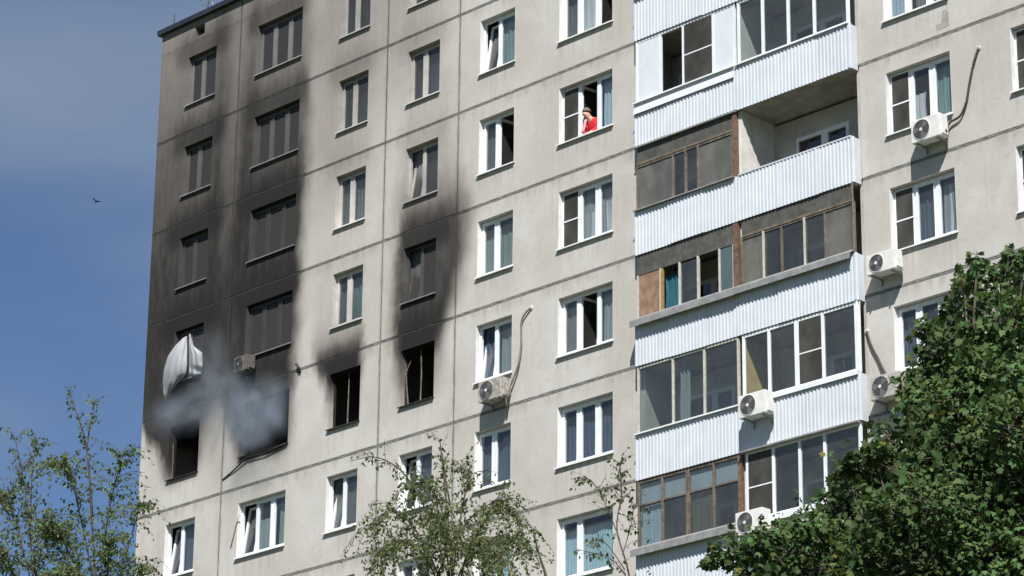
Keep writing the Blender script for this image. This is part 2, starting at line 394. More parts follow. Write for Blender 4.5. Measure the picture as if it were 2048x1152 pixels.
def panel_mesh(x0, x1, z0, z1, holes):
    xs = sorted({x0, x1, *[h[0] for h in holes], *[h[1] for h in holes]})
    zs = sorted({z0, z1, *[h[2] for h in holes], *[h[3] for h in holes]})
    bm = bmesh.new(); cache = {}
    def V(x, y, z):
        k = (round(x, 4), round(y, 4), round(z, 4))
        if k not in cache: cache[k] = bm.verts.new((x, y, z))
        return cache[k]
    def inhole(i, j):
        if i < 0 or j < 0 or i >= len(xs)-1 or j >= len(zs)-1: return True
        cx, cz = (xs[i]+xs[i+1])/2, (zs[j]+zs[j+1])/2
        return any(h[0] < cx < h[1] and h[2] < cz < h[3] for h in holes)
    for i in range(len(xs)-1):
        for j in range(len(zs)-1):
            if inhole(i, j): continue
            a, b, c, d = xs[i], xs[i+1], zs[j], zs[j+1]
            bm.faces.new([V(a,0,c), V(b,0,c), V(b,0,d), V(a,0,d)]); bm.faces.new([V(a,TH,d), V(b,TH,d), V(b,TH,c), V(a,TH,c)])
            if inhole(i-1, j): bm.faces.new([V(a,0,c), V(a,0,d), V(a,TH,d), V(a,TH,c)])
            if inhole(i+1, j): bm.faces.new([V(b,0,d), V(b,0,c), V(b,TH,c), V(b,TH,d)])
            if inhole(i, j-1): bm.faces.new([V(b,0,c), V(a,0,c), V(a,TH,c), V(b,TH,c)])
            if inhole(i, j+1): bm.faces.new([V(a,0,d), V(b,0,d), V(b,TH,d), V(a,TH,d)])
    ed = [e for e in bm.edges if abs(e.verts[0].co.y) < 1e-5 and abs(e.verts[1].co.y) < 1e-5 and len(e.link_faces) == 2
          and abs(e.link_faces[0].normal.y - e.link_faces[1].normal.y) > .5] if False else []
    me = bpy.data.meshes.new('wall_panel'); bm.to_mesh(me); bm.free(); me.materials.append(MT['wall']); return me

for r in range(0, 14):
    zt = S(r)-HG if r else ROOF_Z
    zb = S(r+1)+HG
    for (xa, xb, cols) in PANELS:
        holes = [(COLS[c][0], COLS[c][1], S(r)+WB, S(r)+WT) for c in cols] if r in ROWS else []
        if r == 0 and xa == 0.0: holes = holes + [(1.52, 1.96, S(0)+.14, S(0)+.46)]      # broken vent hole under the eaves
        a = xa + (VG if xa > 0 and xa != 25.94 else 0); b = xb - (VG if xb < 39 and xb != 19.14 else 0)
        link('wall_panel', panel_mesh(a, b, zb, zt, holes), B)
MB().box(1.40, 2.08, .20, .50, S(0)+.23, S(0)+.60).build('vent_dark_backing', MT['black'], B)  # black box added behind the vent hole so no daylight shows through
# mastic joints, a little recessed and uneven
def joint_h(xa, xb, z):
    mb = MB(); n = max(2, int((xb-xa)/.12)); rr = random.Random(int(xa*10+z*7))
    pr = [rr.uniform(-.011, .011) for _ in range(n+1)]; pd = [rr.uniform(.004, .014) for _ in range(n+1)]
    for i in range(n+1):
        x = xa+(xb-xa)*i/n
        mb.v += [(x, pd[i], z-HG-.004), (x, pd[i]-.008, z+pr[i]*.6), (x, pd[i]+.004, z+HG+.004), (x, .2, z+HG+.004), (x, .2, z-HG-.004)]
    for i in range(n):
        for k in range(5):
            k2 = (k+1) % 5; mb.f.append((5*i+k, 5*i+5+k, 5*i+5+k2, 5*i+k2))
    mb.build('joint_seal', MT['joint'], B)
for k in range(1, 14):
    for (xa, xb, _) in PANELS: joint_h(xa, xb, S(k))
for x in (3.62, 9.87, 12.68, 33.2):
    for r in range(0, 14):
        z1 = S(r)-HG-.006 if r else ROOF_Z-.01; z0 = S(r+1)+HG+.006
        mb = MB(); rr = random.Random(int(x*100)+r); n = 16
        for i in range(n+1):
            z = z0+(z1-z0)*i/n; d = rr.uniform(.003, .012)
            mb.v += [(x-VG-.003, d, z), (x+rr.uniform(-.006,.006), d-.006, z), (x+VG+.003, d+.003, z), (x+VG+.003, .2, z), (x-VG-.003, .2, z)]
        for i in range(n):
            for k in range(5):
                k2 = (k+1) % 5; mb.f.append((5*i+k, 5*i+k2, 5*i+5+k2, 5*i+5+k))
        mb.build('joint_seal', MT['joint'], B)
# body of the block: floors, partitions, end and back walls, roof
for r in range(1, 15):
    z = S(r)
    for xa, xb, y0 in ((.03, 19.1, .26), (19.1, 25.98, 1.16), (25.98, 39.5, .26)):
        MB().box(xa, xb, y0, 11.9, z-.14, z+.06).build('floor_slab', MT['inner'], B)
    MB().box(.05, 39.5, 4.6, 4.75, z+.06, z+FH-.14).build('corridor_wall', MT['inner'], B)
for x in (3.62, 7.05, 9.87, 12.68, 15.6, 19.02, 26.06, 29.3, 33.2):
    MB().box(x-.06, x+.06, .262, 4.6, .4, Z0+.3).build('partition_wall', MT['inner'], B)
MB().box(-.002, .25, .252, 12, .5, ROOF_Z).build('end_wall', MT['wall'], B)
MB().box(39.35, 39.602, .252, 12, .5, ROOF_Z).build('end_wall', MT['wall'], B)
MB().box(-.002, 39.602, 12.002, 12.25, .5, ROOF_Z).build('back_wall', MT['wall'], B)
MB().box(-.05, 39.65, -.03, 12.3, 0, .46).build('plinth', MT['slab'], B)
MB().box(.26, 39.3, .26, 11.98, Z0-.02, Z0+.22).build('roof', MT['slab'], B)
# roof edge flashing: sheets with small lap joints
xs = [-.10, 2.4, 4.9, 7.4, 9.9, 12.4, 14.9, 17.4, 18.95]
for i in range(len(xs)-1):
    dz = .004*(i % 2)
    MB().box(xs[i], xs[i+1], -.13, .40, ROOF_Z+.001+dz, ROOF_Z+.155+dz).build('roof_flashing', MT['coping'], B)
MB().box(26.1, 39.7, -.13, .40, ROOF_Z+.001, ROOF_Z+.155).build('roof_flashing', MT['coping'], B)
MB().box(-.10, .30, .401, 12.3, ROOF_Z+.003, ROOF_Z+.150).build('roof_flashing', MT['coping'], B)

# ------------------------------------------------------------------ windows
cache = {}
def shared(key, fn):
    if key not in cache: cache[key] = fn()
    return cache[key]
FY0, FY1 = .145, .215                         # frame depth position behind the wall face
def frame_bars(x0, x1, z0, z1, w, y0, y1):
    mb = MB()
    mb.box(x0, x0+w, y0, y1, z0, z1).box(x1-w, x1, y0, y1, z0, z1)
    mb.box(x0+w, x1-w, y0, y1, z0, z0+w).box(x0+w, x1-w, y0, y1, z1-w, z1); return mb
def pleats(w, z0, z1, ph, amp=.022, n=None, drop=0):
    mb = MB(); n = n or max(10, int(w/.025)); rr = random.Random(ph)
    fr = rr.uniform(9, 14); p0 = rr.uniform(0, 6)
    return mb.grid(lambda u, v: (u*w+.012*math.sin(7*v+u*9+p0), amp*math.sin(u*w*2*math.pi*fr/1.2+p0+.8*v)*(0.5+.5*(1-v))+amp*.6*math.sin(u*21+p0), z0+(z1-z0)*v), n, 6)

def build_window(c, r, blinds=None, tilt=(), opened=(), cross=(), splits=None, frame='pvc', nopane=()):
    x0, x1, typ = COLS[c]; W = x1-x0; H = WT-WB
    wz = S(r)+WB
    E = empty('window', ((x0+x1)/2, 0, wz), B)
    h = W/2
    if frame == 'pvc' and c <= 4 and r <= 3: frame = 'agedpvc'
    # reveal lining and outside sill
    def rv():
        return MB().box(0, .012, .004, FY0, .012, H).mesh('reveal', MT['agedplaster' if frame == 'agedpvc' else 'plaster'])
    for xr in (-h, h-.012): link('reveal', shared(('rv', frame), rv), E, (xr, 0, 0))
    def sl():
        mb = MB(); mb.prism([(-h-.03, FY0, .030), (-h-.03, -.07, .002), (-h-.03, -.07, -.028), (-h-.03, -.058, -.028), (-h-.03, -.058, -.012), (-h-.03, FY0, .012)], (W+.06, 0, 0))
        return mb.mesh('sill', MT['sill'])
    link('sill', shared(('sl', c), sl), E)
    sp = splits or {'D': (.44,), 'T': (.325, .66)}[typ]
    fm = MT[frame]
    link('frame', shared(('fr', c, frame), lambda: frame_bars(-h+.012, h-.012, .030, H-.012, .045, FY0, FY1).mesh('frame', fm)), E)
    edges = [-h+.057] + [-h+W*s for s in sp] + [h-.057]
    zb, zt = .075, H-.057
    for s in sp:
        link('mullion', shared(('mu', frame), lambda: MB().box(-.032, .032, FY0-.002, FY1, zb, zt).mesh('mullion', fm)), E, (-h+W*s, 0, 0))
    for i in range(len(edges)-1):
        a = edges[i] + (.032 if i else 0); b = edges[i+1] - (.032 if i < len(edges)-2 else 0)
        w = b-a; k = (round(w, 3), frame)
        rot = None; loc = (a, FY0+.012, zb)
        if i in tilt: rot = (-math.radians(9), 0, 0)
        if i in opened: rot = (0, 0, math.radians(82))
        sm = shared(('sa',)+k, lambda: frame_bars(0, w, 0, zt-zb, .055, -.022, .045).mesh('sash', fm))
        so_ = link('sash', sm, E, loc, rot)
        if i not in nopane:
            pm = shared(('pa',)+k, lambda: MB().box(.05, w-.05, .008, .014, .05, zt-zb-.05).mesh('pane', MT['glass']))
            link('pane', pm, E, loc, rot)
        if i in cross:                         # insect screen with a cross bar in front of the sash
            nm = shared(('ne',)+k, lambda: MB().box(.02, w-.02, -.034, -.031, .02, zt-zb-.02).mesh('insect_screen', MT['net']))
            link('insect_screen', nm, E, loc)
            cm = shared(('cb',)+k, lambda: MB().box(.0, w, -.045, -.035, (zt-zb)*.47, (zt-zb)*.47+.035).mesh('screen_bar', fm))
            link('screen_bar', cm, E, loc)
    for bl in (blinds or []):                  # (material, from, to[, bottom, top]) as fractions of the width
        col, u0, u1 = bl[:3]; v0, v1 = (bl[3], bl[4]) if len(bl) > 3 else (-.08, H+.1)
        mb = pleats((u1-u0)*(W+.3), v0, v1, c*97+r*13+int(u0*100)+len(col))
        mb.build('curtain_panel', BL[col], E, (-h-.15+u0*(W+.3), .285, 0), smooth=True)
    return E

def remnants(c, r, bars):                     # burnt-out opening with charred bits of frame
    x0, x1, typ = COLS[c]; W = x1-x0; H = WT-WB; h = W/2
    E = empty('window', ((x0+x1)/2, 0, S(r)+WB), B); E['label'] = 'burnt-out window opening, glass gone, charred frame'
    mb = MB(); mb.prism([(-h-.03, FY0, .030), (-h-.03, -.07, .002), (-h-.03, -.07, -.028), (-h-.03, -.058, -.028), (-h-.03, -.058, -.012), (-h-.03, FY0, .012)], (W+.06, 0, 0))
    mb.build('sill', CHAR, E)
    frame_bars(-h+.012, h-.012, .030, H-.012, .03, FY0, FY1).build('frame', CHAR, E)
    for p in bars: MB().tube(p, .02, .013, 5).build('charred_bar', MT['charbar'], E)
    return E
CHAR = simple('charred_frame', (.045, .040, .036), .9, .9, .5, 12, spec=.1)
MT['charbar'] = simple('scorched_mullion', (.20, .175, .145), .8, .35, .4, 10, spec=.2)

spec = {}
def W_(c, r, **k): spec[(c, r)] = k
for c in COLS:
    for r in ROWS:
        q = random.Random(c*31+r*7).choice(['grey', 'dark', 'mauve', 'navy', 'green', 'grey'])
        spec[(c, r)] = dict(blinds=[(q, *random.Random(c*17+r*5).choice([(0, 1), (0, .55), (.4, 1), (.1, .8)]))])
W_(1,0, blinds=[('mauve',0,1)]); W_(1,1, blinds=[('dark',0,1)]); W_(1,2, blinds=[('dark',0,1)]); W_(1,5, blinds=[('navy',.3,1)], tilt=(0,))
W_(2,0, blinds=[('mauve',0,1)]); W_(2,1, blinds=[('dark',0,1)]); W_(2,5, blinds=[('grey',.35,.62,-.08,1.0),('green',.7,1)], tilt=(0,))
W_(3,0, blinds=[('teal',.45,1),('green',0,.4)]); W_(3,1, blinds=[('mauve',0,.45),('grey',.45,1)]); W_(3,2, blinds=[('grey',0,1)])
W_(3,3, blinds=[('teal',.45,1),('mauve',0,.45)]); W_(3,5, blinds=[('dark',0,1)], tilt=(0,))
W_(4,1, blinds=[('mauve',0,1)]); W_(4,2, blinds=[('mauve',0,1)], tilt=(0,)); W_(4,5, blinds=[('navy',.5,1)], tilt=(0,))
W_(5,1, blinds=[('teal',.45,1)], tilt=(0,)); W_(5,2, blinds=[('dark',0,.4)], opened=(1,)); W_(5,3, blinds=[('green',.45,1),('grey',0,.45)])
W_(5,4, blinds=[('grey',.5,1),('navy',0,.5)], tilt=(0,)); W_(5,5, blinds=[('navy',0,1)]); W_(5,6, blinds=[('sky',.2,1)])
W_(6,1, blinds=[('dark',.0,.3)], opened=(2,), cross=()); W_(6,2, blinds=[('blue',.66,1.0),('dark',0,.3)], opened=(1,), cross=(0,))
W_(6,3, blinds=[('white',.3,.62,-.08,.85),('grey',.3,1.0),('white',.72,1,-.08,1.0)], cross=(0,))
W_(6,4, blinds=[('grey',.66,1),('mauve',0,.3)], opened=(1,)); W_(6,5, blinds=[('navy',0,1)]); W_(6,6, blinds=[('sky',.0,1,-.08,1.25)], splits=(.34,))
W_(7,3, blinds=[('teal',.66,1),('white',.36,.5,-.08,.9),('dark',0,.36)], cross=(0,)); W_(7,4, blinds=[('white',.76,1,-.1,1.3),('grey',.66,1),('navy',.33,.66)], cross=(0,))
W_(7,5, blinds=[('navy',0,1)]); W_(7,2, blinds=[('mauve',.4,1),('blue',.1,.3)])
W_(8,3, blinds=[('grey',0,1)], cross=(0,)); W_(8,4, blinds=[('grey',0,1)], cross=(0,))
W_(4,3, blinds=[('dark',0,1)], tilt=(0,))
BURNT = {(1,4): [[(-.60,.12,.05),(-.585,.11,.5),(-.60,.10,1.1)]],
         (2,4): [],
         (3,4): [[(-.02,.15,.05),(-.01,.15,.7),(.0,.15,1.45)]],
         (4,4): [[(-.02,.15,.05),(.0,.15,.8),(-.03,.15,1.45)], [(-.45,.13,.04),(-.52,.11,.7),(-.55,.10,1.2)], [(-.58,.12,.9),(-.40,.14,1.25)]]}
for (c, r), k in spec.items():
    if (c, r) in BURNT: remnants(c, r, BURNT[(c, r)])
    else:
        e = build_window(c, r, **k)

# ------------------------------------------------------------------ balconies
XL, XM, XR = 19.20, 22.47, 25.90
YF = -.30                                     # face of the parapet
def bx(px, py): return at_y(px, py, -.24).x
def corrugated(x0, x1, z0, z1, name='parapet_sheet'):
    pitch, d = .106, .018; mb = MB(); x = x0; prof = []
    while x < x1-.02:
        prof += [(x, 0), (x+pitch*.34, 0), (x+pitch*.48, d), (x+pitch*.86, d)]; x += pitch
    prof.append((x1, 0)); b = 0
    rr = random.Random(int(x0*100+z0*10)); ph = rr.uniform(0, 6)
    for (px, py) in prof:
        o = .004*math.sin(px*2.1+ph); zz = .003*math.sin(px*1.3+ph)
        mb.v += [(px, py+o, z0+zz), (px, py+o, z1+zz), (px, py+o+.006, z0+zz), (px, py+o+.006, z1+zz)]
    for i in range(len(prof)-1):
        a, c = 4*i, 4*i+4
        mb.f += [(a, c, c+1, a+1), (a+2, a+3, c+3, c+2), (a, a+2, c+2, c), (a+1, c+1, c+3, a+3)]
    return mb
def balcony_shell(r, side):
    """slab, parapet, partition and rear wall of one balcony; floor at joint r+1"""
    fz = S(r+1); x0, x1 = (XL, XM) if side == 'L' else (XM, XR)
    E = empty('balcony', ((x0+x1)/2, 0, fz), B); ox = -(x0+x1)/2
    def part(name, mb, mat, **k):
        mb.v = [(v[0]+ox, v[1], v[2]-fz) for v in mb.v]; return mb.build(name, mat, E, **k)
    E['_ox'] = 0
    a, b = (x0+.03, x1-.002) if side == 'L' else (x0+.002, x1-.03)
    part('slab', MB().box(a, b, YF+.05, 1.15, fz-.13, fz+.035), MT['slab'])
    rr = random.Random(r*3+(side == 'R')); dz = rr.uniform(-.015, .015)
    xs_ = x0+(.0 if side == 'L' else .006); nsh = 3; step = round((x1-xs_)/nsh/.106)*.106
    for i in range(nsh):                       # overlapping sheets, hung a little unevenly
        a_ = xs_+i*step; b_ = x1 if i == nsh-1 else xs_+(i+1)*step+.036
        part('parapet_sheet', corrugated(a_, b_, fz-.13+dz+rr.uniform(-.012, .012), fz+.985+rr.uniform(-.01, .004)), MT['sheet']).location.y = YF-(.007 if i == 1 else 0)
    part('parapet_wall', MB().box(a, b, YF+.06, YF+.12, fz+.036, fz+.94), MT['slab'])
    if side == 'R':
        part('side_sheet', MB().box(XR+.002, XR+.012, YF+.004, -.004, fz-.11, fz+.985), MT['sheet'])
        part('corner_trim', MB().box(XR-.035, XR+.016, YF-.012, YF+.028, fz-.12, fz+.99), MT['sheet'])
        part('side_wall', MB().box(XR-.04, XR+.03, .004, 1.15, fz+.04, fz+FH-.135), MT['loggiawall'])
        part('partition', MB().box(XM-.05, XM+.05, YF+.13, 1.15, fz+.04, fz+FH-.135), MT['partition'])
    else:
        part('side_sheet', MB().box(XL-.012, XL-.002, YF+.004, -.004, fz-.11, fz+.985), MT['sheet'])
        part('side_wall', MB().box(XL-.04, XL+.04, .004, 1.15, fz+.04, fz+FH-.135), MT['loggiawall'])
    # rear wall with a window and a door
    w0, w1 = x0+.06, x1-.06
    if side == 'R': dw = (23.15, 24.02, 24.78)
    else: dw = (19.45, 20.5, 21.15)
    part('rear_wall', MB().box(w0, dw[0], 1.0, 1.14, fz+.04, fz+2.6).box(dw[2], w1, 1.0, 1.14, fz+.04, fz+2.6)
         .box(dw[0], dw[1], 1.0, 1.14, fz+.04, fz+.85).box(dw[0], dw[2], 1.0, 1.14, fz+2.12, fz+2.6), MT['loggiawall'])
    part('rear_window', frame_bars(dw[0], dw[1], fz+.85, fz+2.12, .09, 1.02, 1.08), MT['pvc'])
    part('rear_window_pane', MB().box(dw[0]+.07, dw[1]-.07, 1.04, 1.05, fz+.92, fz+2.05), MT['glass'])
    part('rear_door', frame_bars(dw[1]+.003, dw[2], fz+.05, fz+2.12, .11, 1.02, 1.08).box(dw[1]+.11, dw[2]-.11, 1.03, 1.07, fz+.16, fz+.75), MT['pvc'])
    part('rear_door_pane', MB().box(dw[1]+.09, dw[2]-.09, 1.045, 1.055, fz+.75, fz+2.05), MT['glass'])
    return E, part, fz, x0, x1
GY = -.235
def mv(o, d): o.location = Vector(o.location)+Vector(d)
def glazing(part, xs, z0, z1, pm, gm='balglass', w=.05, wide=(), y=GY, rails=True, panes=None, trans=None, midbar=(), skip=()):
    """posts at xs, panes between; z from parapet to head"""
    for i, x in enumerate(xs):
        ww = w*1.9 if i in wide else w
        part('post', MB().box(x-ww/2, x+ww/2, y-.03, y+.03, z0, z1), MT[pm])
    for i in range(len(xs)-1):
        a, b = xs[i]+(w*.95 if i in wide else w/2)+.001, xs[i+1]-(w*.95 if i+1 in wide else w/2)-.001
        if rails:
            part('rail', MB().box(a, b, y-.027, y+.027, z0, z0+w), MT[pm]); part('rail', MB().box(a, b, y-.027, y+.027, z1-w, z1), MT[pm])
        if i in skip: continue
        g_ = (panes or {}).get(i, gm)
        if trans: 
            part('transom', MB().box(a, b, y-.026, y+.026, z0+trans, z0+trans+.04), MT[pm])
            part('pane', MB().box(a-.002, b+.002, y-.004, y+.002, z0+w-.003, z0+trans+.002), MT[g_])
            part('pane', MB().box(a-.002, b+.002, y-.004, y+.002, z0+trans+.038, z1-w+.003), MT['balglass'])
        else:
            part('pane', MB().box(a-.002, b+.002, y-.004, y+.002, z0+w-.003, z1-w+.003), MT[g_] if g_ in MT else MT['glass'])
        if i in midbar:
            part('cross_bar', MB().box(a, b, y-.036, y-.028, z0+(z1-z0)*.47, z0+(z1-z0)*.47+.03), MT[pm])
            part('insect_screen', MB().box(a, b, y-.0275, y-.0265, z0+w, z1-w), MT['net'])
def apron(part, x0, x1, z, out, h, mat, tilt=.05, name='sill_board'):
    mb = MB(); mb.prism([(x0, -.20, z+tilt), (x0, YF-out, z), (x0, YF-out, z-h), (x0, YF-out+.02, z-h), (x0, YF-out+.02, z-.02), (x0, -.20, z+tilt-.025)], (x1-x0, 0, 0))
    part(name, mb, MT[mat])

ZT = FH-.135                                  # underside of the slab above, over the floor joint
for r in range(0, 8):
    for side in 'LR':
        E, part, fz, x0, x1 = balcony_shell(r, side)
        top = fz+ZT-.01; z0 = fz+1.0; a, b = (XL+.05, XM-.07) if side == 'L' else (XM+.075, XR-.045)
        key = (r, side)
        if key == (2, 'L'):
            xs = [a, bx(1322,190), bx(1368,172), bx(1428,150), b]
            apron(part, XL-.01, XM-.03, z0, .06, .03, 'pvc', .03)
            for i in (0, 3):
                part('blank_panel', MB().box(xs[i]+.03, xs[i+1]-.035, GY-.02, GY+.02, z0+.055, top-.05), MT['whitepanel'])
            glazing(part, xs, z0, top, 'pvc', w=.065, skip=(0, 1, 3), midbar=(2,))
            mb = MB(); mb.prism([(XL-.005, YF-.006, z0-.10), (XL-.005, YF-.045, z0-.30), (XL-.005, YF-.035, z0-.305), (XL-.005, YF-.0, z0-.10)], (XM-XL-.03, 0, 0))
            part('trim_panel', mb, MT['whitepanel'])
            part('trim_panel', MB().box(XL-.005, XM-.03, YF-.012, YF-.003, z0-.10, z0-.012), MT['whitepanel'])
        elif key == (2, 'R'):
            xs = [a, bx(1527,105), bx(1578,90), bx(1630,72), b]
            apron(part, XM, XR+.01, z0, .05, .025, 'pvc', .02)
            glazing(part, xs, z0, top, 'pvc', w=.07)
        elif key == (3, 'L'):
            part('header_board', MB().box(a, b, GY-.02, GY+.0, top-.42, top), MT['greyboard'])
            part('header_rail', MB().box(a, b, GY-.04, GY+.02, top-.48, top-.421), MT['oldwood'])
            part('gutter', MB().box(XL, XM-.02, YF-.03, YF+.03, top-.035, top-.001), MT['greymetal'])
            xs = [a, bx(1347,365), bx(1372,355), bx(1397,345), b-.11]
            glazing(part, xs, z0, top-.481, 'oldwood', 'milkglass', w=.055, panes={1: 'balglass', 2: 'balglass'})
            part('end_post', MB().box(b-.08, b+.02, GY-.05, GY+.05, z0, top-.05), MT['redwood'])
            apron(part, XL-.01, XM-.08, z0, .07, .03, 'greymetal', .03)
        elif key == (3, 'R'):
            part('hand_rail', MB().box(XM+.03, XR-.03, YF-.008, YF+.05, fz+.986, fz+1.02), MT['sheet'])
        elif key == (4, 'L'):
            part('header_board', MB().box(a, b-.1, GY-.02, GY+.01, top-.50, top), MT['greyboard'])
            xs = [a, bx(1322,590), bx(1360,580), bx(1397,570), bx(1440,555), b-.12]
            glazing(part, xs, z0+.03, top-.501, 'paleframe', w=.05, skip=(0, 1, 3, 4), rails=False)
            part('brown_board', MB().box(xs[0]+.03, xs[1]-.03, GY-.008, GY+.008, z0+.03, top-.51), MT['brownboard'])
            mv(part('blue_cloth', pleats(xs[2]-xs[1]-.1, z0+.05, z0+1.0, 5, .03), cloth('blue_laundry', (.05, .16, .22))), (xs[1]+.05, -.08, 0))
            part('blue_board', MB().box(xs[4]+.03, xs[5]-.03, GY-.006, GY+.006, z0+.03, top-.51), cloth('blue_grey_curtain', (.13, .19, .21)))
            part('ochre_post', MB().box(xs[1]+.022, xs[1]+.075, GY-.04, GY+.03, z0+.03, top-.51), MT['ochre'])
            part('end_post', MB().box(b-.10, b+.05, GY-.06, GY+.05, z0, top-.02), MT['redwood'])
            apron(part, XL-.03, XM, z0-.03, .17, .16, 'greymetal', .16)
        elif key == (4, 'R'):
            part('header_board', MB().box(a, b, GY-.02, GY+.0, top-.36, top), MT['greyboard'])
            part('header_rail', MB().box(a, b, GY-.04, GY+.02, top-.42, top-.361), MT['oldwood'])
            xs = [a, bx(1530,548), bx(1565,535), bx(1612,520), bx(1652,507), b]
            glazing(part, xs, z0+.03, top-.421, 'oldwood', w=.045, panes={0: 'milkglass', 4: 'milkglass'})
            mv(part('curtain_panel', pleats(xs[1]-xs[0]-.06, z0+.05, top-.45, 31, .008), BL['white']), (xs[0]+.03, -.18, 0))
            mv(part('curtain_panel', pleats(xs[5]-xs[4]-.06, z0+.05, top-.45, 32, .008), BL['grey']), (xs[4]+.03, -.18, 0))
            for i in (1, 3): part('white_beading', MB().box(xs[i]-.026, xs[i]+.026, GY-.05, GY-.031, z0+.05, top-.43), MT['paleframe'])
            apron(part, XM, XR-.04, z0-.03, .15, .14, 'greymetal', .16)
            part('drain_pipe', MB().tube([(XR-.01, YF-.02, fz+1.0), (XR+.0, YF-.02, fz+1.9), (XR-.01, YF-.02, top)], .025, .025, 6), MT['oldwood'])
        elif key == (5, 'L'):
            xs = [a, bx(1347,815), bx(1410,800), b-.03]
            glazing(part, xs, z0, top, 'paleframe', w=.05)
            part('header_board', MB().box(a, b, GY-.005, GY+.03, top-.001, top+.009), MT['greyboard'])
            apron(part, XL-.01, XM-.06, z0, .06, .03, 'pvc', .03)
            mv(part('curtain_panel', pleats(.35, z0+.1, top-.2, 9), BL['grey']), (xs[1]+.05, -.06, 0))
        elif key == (5, 'R'):
            xs = [a, bx(1540,760), bx(1596,745), bx(1648,730), b-.02]
            glazing(part, xs, z0+.02, top, 'pvc', w=.07, wide=(2,), midbar=(2,))
            part('pvc_corner', MB().box(b+.018, XR+.014, GY-.06, GY+.05, z0, top), MT['pvc'])
            apron(part, XM, XR+.015, z0+.02, .05, .10, 'pvc', .03)
            part('plywood_lining', MB().box(XM+.052, XM+.062, YF+.14, .98, fz+.05, top), MT['plywood'])
        elif key == (6, 'L'):
            xs = [a, bx(1326,1060), bx(1377,1040), bx(1429,1025), b-.05]
            glazing(part, xs, z0+.03, top, 'oldwood', w=.06, trans=1.02, wide=(2,))
            mv(part('light_curtain', pleats(xs[1]-xs[0]-.08, z0+.05, top-.6, 3, .005), BL['blue']), (xs[0]+.04, -.17, 0))
            mv(part('light_curtain', pleats(xs[3]-xs[2]-.08, z0+.05, top-.6, 4, .005), cloth('khaki_blind', (.17, .16, .12))), (xs[2]+.04, -.17, 0))
            part('roller_blind', MB().box(a+.03, b-.06, -.19, -.186, top-.58, top-.03), cloth('grey_blue_roller', (.52, .58, .66)))
            part('end_post', MB().box(b-.018, b+.05, GY-.05, GY+.05, z0, top-.02), MT['redwood'])
            apron(part, XL-.03, XM, z0-.02, .17, .16, 'greymetal', .14)
        elif key == (6, 'R'):
            xs = [a+.05, bx(1549,1000), bx(1602,985), bx(1652,965), b]
            glazing(part, xs, z0+.02, top, 'pvc', w=.07, midbar=(0,))
            apron(part, XM, XR+.01, z0+.02, .07, .14, 'pvc', .03)
            part('canopy', MB().box(XM-.02, XR, YF-.10, GY-.032, top-.03, top+.004), MT['greymetal'])
        else:
            n = 4; xs = [a+(b-a)*i/n for i in range(n+1)]
            glazing(part, xs, z0, top, 'pvc', w=.065)
            apron(part, x0-.005, x1-.005, z0, .05, .03, 'pvc', .03)
for r in range(8, 14):                         # lower balconies, out of the picture: parapets only
    fz = S(r+1); E = empty('balcony', (0, 0, 0), B)
    corrugated(XL, XR, fz-.13, fz+.985).build('parapet_sheet', MT['sheet'], E, (0, YF, 0))
    MB().box(XL, XR, YF+.05, 1.15, fz-.13, fz+.035).build('slab', MT['slab'], E)
    MB().box(XL, XR, 1.0, 1.14, fz+.04, fz+2.6).build('rear_wall', MT['loggiawall'], E)
MB().box(XL-.05, XR+.04, YF-.05, .4, S(0)-.12, S(0)+.05).build('balcony_roof', MT['coping'], B)
MB().box(19.16, 25.92, .42, .60, S(0)+.05, ROOF_Z+.15).build('parapet_wall', MT['wall'], B)

# mortar patch on the wall right of the balconies
pp = [at_y(q[0], q[1], 0) for q in ((1884,22),(1890,19),(1897,24),(1898,50),(1888,56),(1873,62),(1872,50),(1883,46))]
MB().prism([(p.x, -.004, p.z) for p in pp], (0, .02, 0)).build('mortar_patch', MT['slab'], B)

